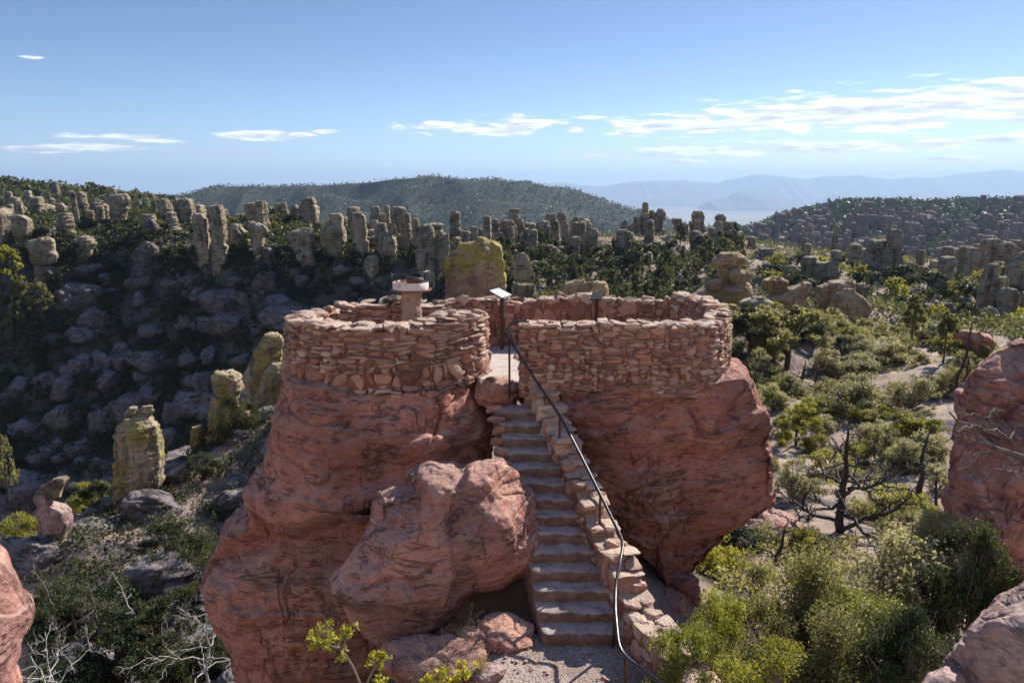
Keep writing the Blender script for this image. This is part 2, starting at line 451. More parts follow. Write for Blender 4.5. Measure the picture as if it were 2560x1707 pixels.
M['white_dead'] = simple('bleached_dead_wood', (.36, .345, .33), .8, 0, .2, (.19, .175, .165), .7, 9, .01)
M['burnt'] = simple('burnt_dead_wood', (.035, .028, .027), .8, 0, .25, (.09, .07, .065), .6, 6, .01)
M['dead'] = simple('grey_dead_wood', (.10, .082, .078), .8, 0, .2, (.21, .18, .17), .6, 7, .01)
M['bark'] = simple('dark_bark', (.055, .042, .034), .9, 0, .2, (.1, .075, .06), .6, 4, .02)
M['twig'] = simple('grey_brown_twigs', (.17, .13, .11), .85, 0, .2, (.1, .07, .06), .5, 9)

def leaf_mat(name, a, b, c, trans=.35, rough=.55, spec=.25, var=.5):
    m, T = new_mat(name)
    at = T.n('ShaderNodeAttribute', attribute_name='tone').outputs['Fac']
    oi = T.n('ShaderNodeObjectInfo').outputs['Random']
    f = T.math('MULTIPLY_ADD', oi, var, T.math('SUBTRACT', at, var/2))
    col = T.ramp(f, [(.05, a), (.5, b), (.95, c)])
    pr = T.n('ShaderNodeBsdfPrincipled', {'Roughness': rough, 'Specular IOR Level': spec})
    T.set(pr.inputs['Base Color'], col)
    tr = T.n('ShaderNodeBsdfTranslucent')
    T.set(tr.inputs[0], T.mix(.5, col, T.vmath('MULTIPLY', col, (1.7, 1.6, .7))))
    mx = T.n('ShaderNodeMixShader', {0: min(.55, trans+.1)})
    T.set(mx.inputs[1], pr.outputs[0]); T.set(mx.inputs[2], tr.outputs[0])
    o = T.n('ShaderNodeOutputMaterial'); T.set(o.inputs[0], mx.outputs[0])
    return m
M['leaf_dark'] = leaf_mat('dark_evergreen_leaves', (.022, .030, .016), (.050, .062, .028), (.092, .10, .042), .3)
M['leaf_olive'] = leaf_mat('olive_leaves', (.085, .085, .038), (.185, .18, .08), (.31, .28, .13), .4)
M['leaf_silver'] = leaf_mat('silvery_leaves', (.11, .112, .065), (.25, .235, .145), (.40, .37, .24), .38, .55, .2)
M['leaf_yellow'] = leaf_mat('yellow_green_leaves', (.11, .115, .026), (.22, .215, .042), (.36, .33, .06), .42)
M['leaf_bright'] = leaf_mat('bright_green_leaves', (.09, .105, .024), (.20, .215, .045), (.33, .33, .075), .42, .4, .4)
M['leaf_hill'] = leaf_mat('blue_green_hill_scrub', (.012, .020, .017), (.028, .040, .030), (.055, .066, .046), .25)
M['leaf_mid'] = leaf_mat('mid_green_leaves', (.035, .042, .02), (.078, .085, .038), (.14, .14, .062), .35)
M['leaf_sprig'] = leaf_mat('lime_yellow_leaves', (.16, .17, .02), (.33, .31, .035), (.50, .45, .06), .4, .4, .5)
M['grass'] = leaf_mat('dry_grass', (.2, .15, .09), (.33, .26, .16), (.42, .36, .24), .4)
# ------------------------------------------------------------------ rock builders
def norms(G, wrap):
    if wrap:
        du = np.roll(G, -1, 1)-np.roll(G, 1, 1)
    else:
        du = np.gradient(G, axis=1)
    dv = np.gradient(G, axis=0)
    n = np.cross(du, dv)
    return n/(np.linalg.norm(n, axis=2)[..., None]+1e-9)
def rockd(s=1.0, a=1.0, strata=1.0, crack=1.0, seed=0, big=1.0):
    strata = strata*1.25
    off = np.array([seed*7.31, seed*3.77, seed*5.13])
    def f(p, n):
        q = p/s+off
        wob = q+.25*np.stack([gn(q*.9, 91), gn(q*.9, 92), gn(q*.9, 93)], 1)
        d = big*.17*fbm(q*.5, 2, seed)+.085*fbm(q*1.5, 4, seed+3)
        st = fbm(wob*np.array([.55, .55, 2.6]), 3, seed+9)
        d += strata*(.055*st-.05*smooth(np.abs(gn(wob*np.array([.45, .45, 2.1]), seed+31)), .09, 0.0)*smooth(gn(q*.8, seed+5), -.1, .3))
        d += .028*fbm(q*5.0, 3, seed+11)
        c = np.abs(gn(wob*np.array([1.0, 1.0, 3.6])+3.3, seed+21))
        d -= crack*.075*smooth(c, .085, .0)*smooth(gn(q*1.3+9, seed+22), .0, .35)
        v = np.abs(gn(wob*np.array([1.5, 1.5, .7])+7.7, seed+41))
        d -= crack*.06*smooth(v, .05, .0)*smooth(gn(q*.6+4, seed+42), .15, .4)
        u_ = q[:, 2]*1.9+1.3*fbm(q*np.array([.6, .6, .5]), 3, seed+61)
        saw = u_-np.floor(u_)
        d += strata*.085*(smooth(saw, 0, .8)*smooth(saw, 1.0, .9)-.45)*smooth(gn(q*.7+2, seed+62), -.15, .25)
        u2 = q[:, 2]*5.2+1.6*fbm(q*np.array([.9, .9, .7])+4, 3, seed+63)
        saw = u2-np.floor(u2)
        d += strata*.032*(smooth(saw, 0, .75)*smooth(saw, 1.0, .88)-.45)*smooth(gn(q*1.3+5, seed+64), -.1, .3)
        d -= .10*np.abs(gn(q*1.15+8, seed+65))-.02
        d -= .05*np.abs(gn(q*2.7+8, seed+66))
        pit = gn(q*3.1+1.1, seed+51)
        d -= .05*smooth(pit, .42, .8)
        return d*s*a
    return f
def loft(z, cx, cy, rx, ry, n=3.0, nth=64, nz=64, capn=10, caph=.35, disp=None, sm=2, ang=0.0, seed=0, cuts=0):
    z, cx, cy, rx, ry = [np.asarray(v, dtype=float) for v in (z, cx, cy, rx, ry)]
    t = np.concatenate([[0], np.cumsum(np.hypot(np.diff(z), .5*np.diff(rx)))]); t /= t[-1]
    tt = np.linspace(0, 1, nz)
    A = np.stack([np.interp(tt, t, v) for v in (z, cx, cy, rx, ry)])
    for _ in range(sm):
        B = A.copy(); B[:, 1:-1] = (A[:, :-2]+2*A[:, 1:-1]+A[:, 2:])/4; A = B
    s = np.linspace(0, 1, capn+1)[1:]
    fac = np.cos(s*math.pi/2)**.38; fac[-1] = 1e-3
    capz = A[0, -1]+caph*np.sin(s*math.pi/2)
    Z = np.concatenate([A[0], capz]); X = np.concatenate([A[1], np.full(capn, A[1, -1])]); Y = np.concatenate([A[2], np.full(capn, A[2, -1])])
    RX = np.concatenate([A[3], A[3, -1]*fac]); RY = np.concatenate([A[4], A[4, -1]*fac])
    th = np.arange(nth)/nth*2*math.pi
    c, sn = np.cos(th), np.sin(th)
    ux = np.sign(c)*np.abs(c)**(2/n); uy = np.sign(sn)*np.abs(sn)**(2/n)
    ux = np.repeat(ux[None], len(Z), 0); uy = np.repeat(uy[None], len(Z), 0)
    if cuts:
        rc = np.random.RandomState(seed+77)
        zn = (Z-Z[0])/max(Z[-1]-Z[0], 1e-6)
        for _ in range(cuts):
            a0 = rc.uniform(0, 6.283); a_ = a0+rc.uniform(-.5, .5)*zn; dd = rc.uniform(.72, .98)+rc.uniform(-.12, .12)*(zn-.5)
            ca, sa = np.cos(a_)[:, None], np.sin(a_)[:, None]
            ov = np.maximum(0, ux*ca+uy*sa-dd[:, None]); ux = ux-ov*ca; uy = uy-ov*sa
    G = np.stack([X[:, None]+RX[:, None]*ux, Y[:, None]+RY[:, None]*uy, np.repeat(Z[:, None], nth, 1)], -1)
    if ang:
        rs = np.random.RandomState(seed+5); k = 1+ang*sum(rs.uniform(-1, 1)*np.cos(m*th+rs.uniform(0, 6))/m**.6 for m in (2, 3, 5))
        G[..., 1] = Y[:, None]+(G[..., 1]-Y[:, None])*k
    if disp is not None:
        N = norms(G, True)
        d = disp(G.reshape(-1, 3), N.reshape(-1, 3)).reshape(G.shape[:2])
        d[-1] = d[-1].mean(); N[-1] = (0, 0, 1)
        G = G+N*d[..., None]
    return G.reshape(-1, 3), grid_faces(len(Z), nth, True)
FR = {'A': (0, 440, 480/2352), 'B': (440, 440, 480/2352), 'C': (860, 480, 480/2352), 'D': (1280, 480, 580/2352), 'E': (1700, 560, 480/2352),
      'G': (2080, 480, 480/1792), 'H': (0, 900, 900/1749), 'Z': (0, 400, 900/2352), 'S': (0, 0, 1.0)}
CPT = []                                       # terrain control points
LAND = []                                      # landmarks: (px, py, short name)
PROP = []
def pillar(frame, Y, levels, label, cat='rock pillar', name='rock_pillar', mat='hoodoo', base=True, depth=.85, n=5.5, short=None, ext=3.0, parent=None, a=1.0, seed=None, group=None, strata=1.0, caph=None):
    ox, oy, sc = FR[frame]
    seed = len(PROP)+1 if seed is None else seed
    L = []
    for k, (y, xl, xr) in enumerate(levels):
        sx0, sx1, sy = ox+xl*sc, ox+xr*sc, oy+y*sc
        p0, p1 = P(sx0, sy, Y), P(sx1, sy, Y)
        L.append([(p0[2]+p1[2])/2, (p0[0]+p1[0])/2, (p1[0]-p0[0])/2])
        if k and y-levels[k-1][0] <= 14:       # a joint between two stacked blocks
            q = [(L[-1][i]+L[-2][i])/2 for i in range(3)]; q[2] *= .80
            L.insert(-1, q)
    L = np.array(L[::-1])
    if Y > 50: L[:, 2] *= 1.13
    mr = L[:, 2].mean()
    zb, xb = L[0, 0], L[0, 1]
    if ext:
        L = np.vstack([[zb-ext, xb, L[0, 2]*1.04], L])
    ry = depth*(.55*L[:, 2]+.45*mr)
    hp = (levels[-1][0]-levels[0][0])*sc*.4
    wp = max(b-a_ for _, a_, b in levels)*sc*.4
    nz = int(np.clip(hp*1.6, 36, 170)); nth = int(np.clip(wp*4.2, 60, 260))
    s = max(.5, mr*.95)
    V, Fc = loft(L[:, 0], L[:, 1], np.full(len(L), Y), L[:, 2], ry, n, nth, nz, max(6, nz//8), mr*.09 if caph is None else caph, rockd(s, .9*a, strata, 1.0, seed, .6), 1, .12, seed, 9)
    Vc, c = centred(V)
    if ext: c[2] += ext*.8; Vc[:, 2] -= ext*.8
    o = link(name, mesh(name, Vc, Fc, M[mat]), parent, label, cat if parent is None else None, group, None, c if parent is None else c-np.array(parent.location))
    PROP.append(o)
    if base: CPT.append((xb, Y, zb-.15))
    if short:
        LAND.append((ox+(levels[0][1]+levels[0][2])/2*sc, oy+(levels[0][0]+levels[-1][0])/2*sc, short))
    return o
def outline_rock(pts, ctr, Y, df, db, name, label, cat, mat, disp, frame=None, nth=360, nph=200, pw=.7, groove=None, facets=0, fseed=0):
    """a rock whose outline in the photograph is known: real distance, size and depth front and back"""
    pts = [(x*K, y*K) for x, y in pts]; ctr = (ctr[0]*K, ctr[1]*K)
    c = P(*ctr, Y); d = c/np.linalg.norm(c)
    ax = np.array([1.0, 0, 0]); ax -= d*ax.dot(d); ax /= np.linalg.norm(ax); up = np.cross(ax, d)
    if up[2] < 0: up = -up
    def onplane(p):
        r = pix_dir(*p); t = c.dot(d)/r.dot(d); q = r*t-c
        return np.array([q.dot(ax), q.dot(up)])
    pl = np.array([onplane(p) for p in pts])
    # resample the outline by angle
    q = np.concatenate([np.linspace(pl[i], pl[(i+1) % len(pl)], 40, endpoint=False) for i in range(len(pl))])
    an = np.arctan2(q[:, 1], q[:, 0]); rr = np.hypot(q[:, 0], q[:, 1])
    o = np.argsort(an); an, rr = an[o], rr[o]
    th = np.arange(nth)/nth*2*math.pi-math.pi
    R = np.interp(th, np.concatenate([an-2*math.pi, an, an+2*math.pi]), np.tile(rr, 3))
    ph = np.linspace(-math.pi/2, math.pi/2, nph)
    cp = np.cos(ph)**pw; sp = np.sign(ph)*np.abs(np.sin(ph))**.9
    dep = np.where(sp < 0, sp*df, sp*db)
    x2 = cp[:, None]*R*np.cos(th); y2 = cp[:, None]*R*np.sin(th)
    G = c+x2[..., None]*ax+y2[..., None]*up+dep[:, None, None]*d
    if facets:
        rf = np.random.RandomState(fseed)
        for _ in range(facets):
            a_ = rf.uniform(0, 6.283); t_ = rf.uniform(.25, 1.0)
            nf_ = -d*1.0+(ax*math.cos(a_)+up*math.sin(a_))*t_; nf_ /= np.linalg.norm(nf_)
            pr_ = (G-c)@nf_; lim = pr_.max()*rf.uniform(.80, .93)
            G = G-np.maximum(0, pr_-lim)[..., None]*nf_*.92
    N = norms(G, True)
    s = -1 if (N[nph//2]*(G[nph//2]-c)).sum() < 0 else 1
    N *= s
    N[0] = -d; N[-1] = d
    dd = disp(G.reshape(-1, 3), N.reshape(-1, 3)).reshape(G.shape[:2])
    if groove: dd += groove(x2, y2, sp[:, None]+0*x2)
    dd[0] = dd[0].mean(); dd[-1] = dd[-1].mean()
    G = G+N*dd[..., None]
    Fc = grid_faces(nph, nth, True)
    if s < 0: Fc = Fc[:, ::-1]
    Vc, cc_ = centred(G.reshape(-1, 3))
    return link(name, mesh(name, Vc, Fc, M[mat]), None, label, cat, None, None, cc_)

# ------------------------------------------------------------------ pillars traced from the photograph
# far-left ridge crest
A_ = [
 ('A',170,[(415,-90,110),(470,-90,150),(600,-90,170),(700,-90,168),(830,-90,150)],'broad olive-stained cliff rock cut by the left edge of the picture','hoodoo','cliff rock at the left edge'),
 ('A',168,[(490,100,290),(540,175,400),(620,180,400),(700,190,385),(800,215,290)],'cracked block with pale ledges joined to the left-edge cliff rock','hoodoo',None),
 ('A',198,[(350,435,600),(385,420,622),(450,410,632),(530,400,610)],'squat flat-topped block with a black shadow on its right side','hoodoo','squat flat-topped block'),
 ('A',202,[(345,690,780),(380,665,830),(470,645,840)],'low domed rock just right of the squat flat-topped block','hoodoo',None),
 ('A',200,[(335,1130,1240),(370,1100,1255),(450,1110,1240),(530,1110,1230)],'narrow dark square block left of the big layered pillar','hoodoo',None),
 ('A',190,[(235,1370,1560),(300,1310,1590),(345,1340,1585),(356,1360,1560),(400,1380,1560),(480,1380,1545),(560,1390,1540),(610,1380,1520)],'big layered pillar with overhanging bushy top on the left ridge','hoodoo','big layered pillar'),
 ('A',204,[(290,1975,2065),(340,1930,2090),(400,1940,2135),(480,1940,2100),(530,1950,2080)],'pillar with a dark notched head between the layered pillar and the square one','hoodoo','notched-head pillar'),
 ('A',200,[(295,2130,2330),(350,2122,2350),(450,2140,2360),(550,2150,2352),(610,2170,2340)],'wide square-topped pillar left of the two cracked stacks','hoodoo','wide square-topped pillar'),
 ('A',165,[(755,490,600),(790,375,640),(860,365,645),(920,380,640),(960,375,680),(1010,365,682),(1060,390,660),(1100,430,580),(1110,428,580),(1150,425,630),(1210,430,625),(1280,440,600)],'skull-shaped grey balanced boulder on a thin neck over the dark slope','hoodoo','skull-shaped boulder'),
 ('A',170,[(820,1760,1870),(870,1700,1910),(950,1680,1920),(1000,1660,1925),(1050,1720,1930),(1110,1700,1960),(1190,1660,1970)],'lone grey-pink rock shaped like a bowed head on the dark slope','slab','bowed-head rock'),
 ('A',172,[(750,1000,1120),(790,920,1165),(840,890,1165),(910,900,1120)],'hunched rock with a pale cracked top right of the skull-shaped boulder','hoodoo','hunched rock'),
 ('A',178,[(530,1815,1870),(580,1765,1920),(640,1760,1950),(700,1780,1930)],'dark mauve pointed rock below the notched-head pillar','slab',None),
 ('B',171,[(470,220,320),(530,208,385),(600,205,390),(680,208,385),(692,215,405),(760,200,410),(850,198,410),(930,220,410),(1020,250,420),(1032,225,425),(1120,230,420)],'left of two cracked stone stacks, lower and three blocks high','hoodoo','left cracked stack'),
 ('B',169,[(370,410,580),(430,395,610),(560,410,620),(660,430,625),(674,435,630),(760,440,632),(835,460,615),(849,455,640),(950,440,645),(1040,435,640),(1110,440,570)],'right of two cracked stone stacks, tall with two clean joints','hoodoo','tall cracked stack'),
 ('B',177,[(600,690,810),(640,640,830),(700,640,900),(800,640,915),(920,650,920)],'broad brownish rock wall between tall cracked stack and mushroom rock','hoodoo',None),
 ('B',171,[(580,910,1030),(620,830,1110),(680,900,1150),(740,915,1090),(850,920,1080),(950,945,1050),(985,950,1010)],'mushroom rock with a heavy overhanging cap on the left ridge','hoodoo','mushroom rock'),
 ('B',167,[(890,1070,1150),(930,1060,1185),(1000,1030,1185),(1090,1020,1195)],'pale-topped stump rock at the foot of the mushroom rock','slab',None),
 ('B',208,[(385,1025,1080),(430,1025,1085),(440,1025,1190),(520,1025,1190),(610,1030,1170)],'small stepped rock with a square knob behind the mushroom rock','hoodoo',None),
 ('B',207,[(380,1095,1180),(410,1085,1190),(440,1100,1185)],'small boulder perched beside the square knob behind the mushroom rock','hoodoo',None),
 ('B',215,[(330,1295,1350),(360,1205,1352),(410,1210,1350),(430,1215,1380),(500,1225,1370),(600,1200,1300)],'sunlit two-horned thin rock on the skyline of the left ridge','hoodoo','two-horned thin rock'),
 ('B',209,[(360,1420,1475),(400,1395,1510),(500,1395,1510),(610,1400,1510)],'plain grey column hard against the tall layered tower','hoodoo',None),
 ('B',204,[(272,1590,1685),(300,1570,1705),(335,1550,1715),(358,1545,1700),(370,1525,1735),(430,1515,1745),(520,1530,1745),(640,1540,1740)],'tall layered tower with a stacked round cap on the left ridge','hoodoo','tall layered tower'),
 ('B',173,[(650,1550,1700),(690,1390,1705),(740,1375,1700),(800,1395,1700),(900,1445,1700),(1000,1480,1720),(1090,1560,1750)],'slanting wedge pillar with a tuft of shrub on its top','hoodoo','wedge pillar'),
 ('B',175,[(475,1860,2030),(520,1870,2050),(620,1790,2055),(720,1740,2060),(850,1740,2070),(950,1780,2060),(1020,1870,2000)],'very wide bulging pillar with rounded foot right of the wedge pillar','hoodoo','wide bulging pillar'),
 ('C',172,[(260,80,210),(300,40,250),(400,30,255),(470,60,265),(520,80,270),(580,90,265),(593,80,290),(700,110,290),(800,150,280)],'brown-headed tall pillar in two blocks right of the bulging pillar','hoodoo','brown-headed pillar'),
 ('C',184,[(350,335,405),(390,290,410),(450,275,400),(570,300,400)],'sunny little column behind the twin-finned pillar','hoodoo',None),
 ('C',170,[(390,420,515),(440,382,530),(500,375,540),(560,380,650),(650,410,655),(740,425,650),(780,520,630)],'twin-finned pillar split by one black vertical crack','hoodoo','twin-finned pillar'),
 ('C',180,[(460,730,810),(500,695,840),(560,700,845),(640,720,810),(690,740,810)],'short rounded pillar left of the big barrel rock','hoodoo','short rounded pillar'),
 ('C',166,[(405,930,1070),(440,880,1100),(520,850,1105),(600,840,1100),(650,850,1090),(685,870,1085),(697,860,1110),(800,865,1120),(900,880,1120),(1010,930,1110)],'big barrel rock in two blocks above the viewing drum','hoodoo','big barrel rock'),
 ('C',168,[(485,1140,1230),(520,1112,1290),(600,1120,1290),(640,1125,1290),(652,1115,1300),(800,1125,1290),(1010,1120,1180)],'pillar pressed against the right side of the big barrel rock','hoodoo',None),
 ('C',168,[(780,290,400),(820,240,425),(900,235,435),(960,250,430),(1020,290,390),(1070,320,370)],'top-heavy boulder tapering to a point on the dark slope','hoodoo','top-heavy boulder'),
 ('C',170,[(770,450,530),(800,435,535),(860,440,530),(930,450,520)],'little capped rock beside the top-heavy boulder','hoodoo',None),
 ('C',166,[(1040,115,200),(1070,80,260),(1110,100,290),(1160,180,280)],'smooth whitish egg-shaped boulder lying under the top-heavy boulder','slab',None),
]
for f, Y, lv, lab, mt, sh in A_:
    pillar(f, Y, lv, lab, mat=mt, short=sh)
for lv, lab in (([(385,555,585),(445,535,605),(515,545,610)],'left fin-shaped stone standing on the twin-finned pillar'), ([(395,595,625),(450,590,645),(515,600,645)],'right fin-shaped stone standing on the twin-finned pillar')):
    pillar('C', 170, lv, lab, 'rock', 'fin_rock', base=False, ext=.3)
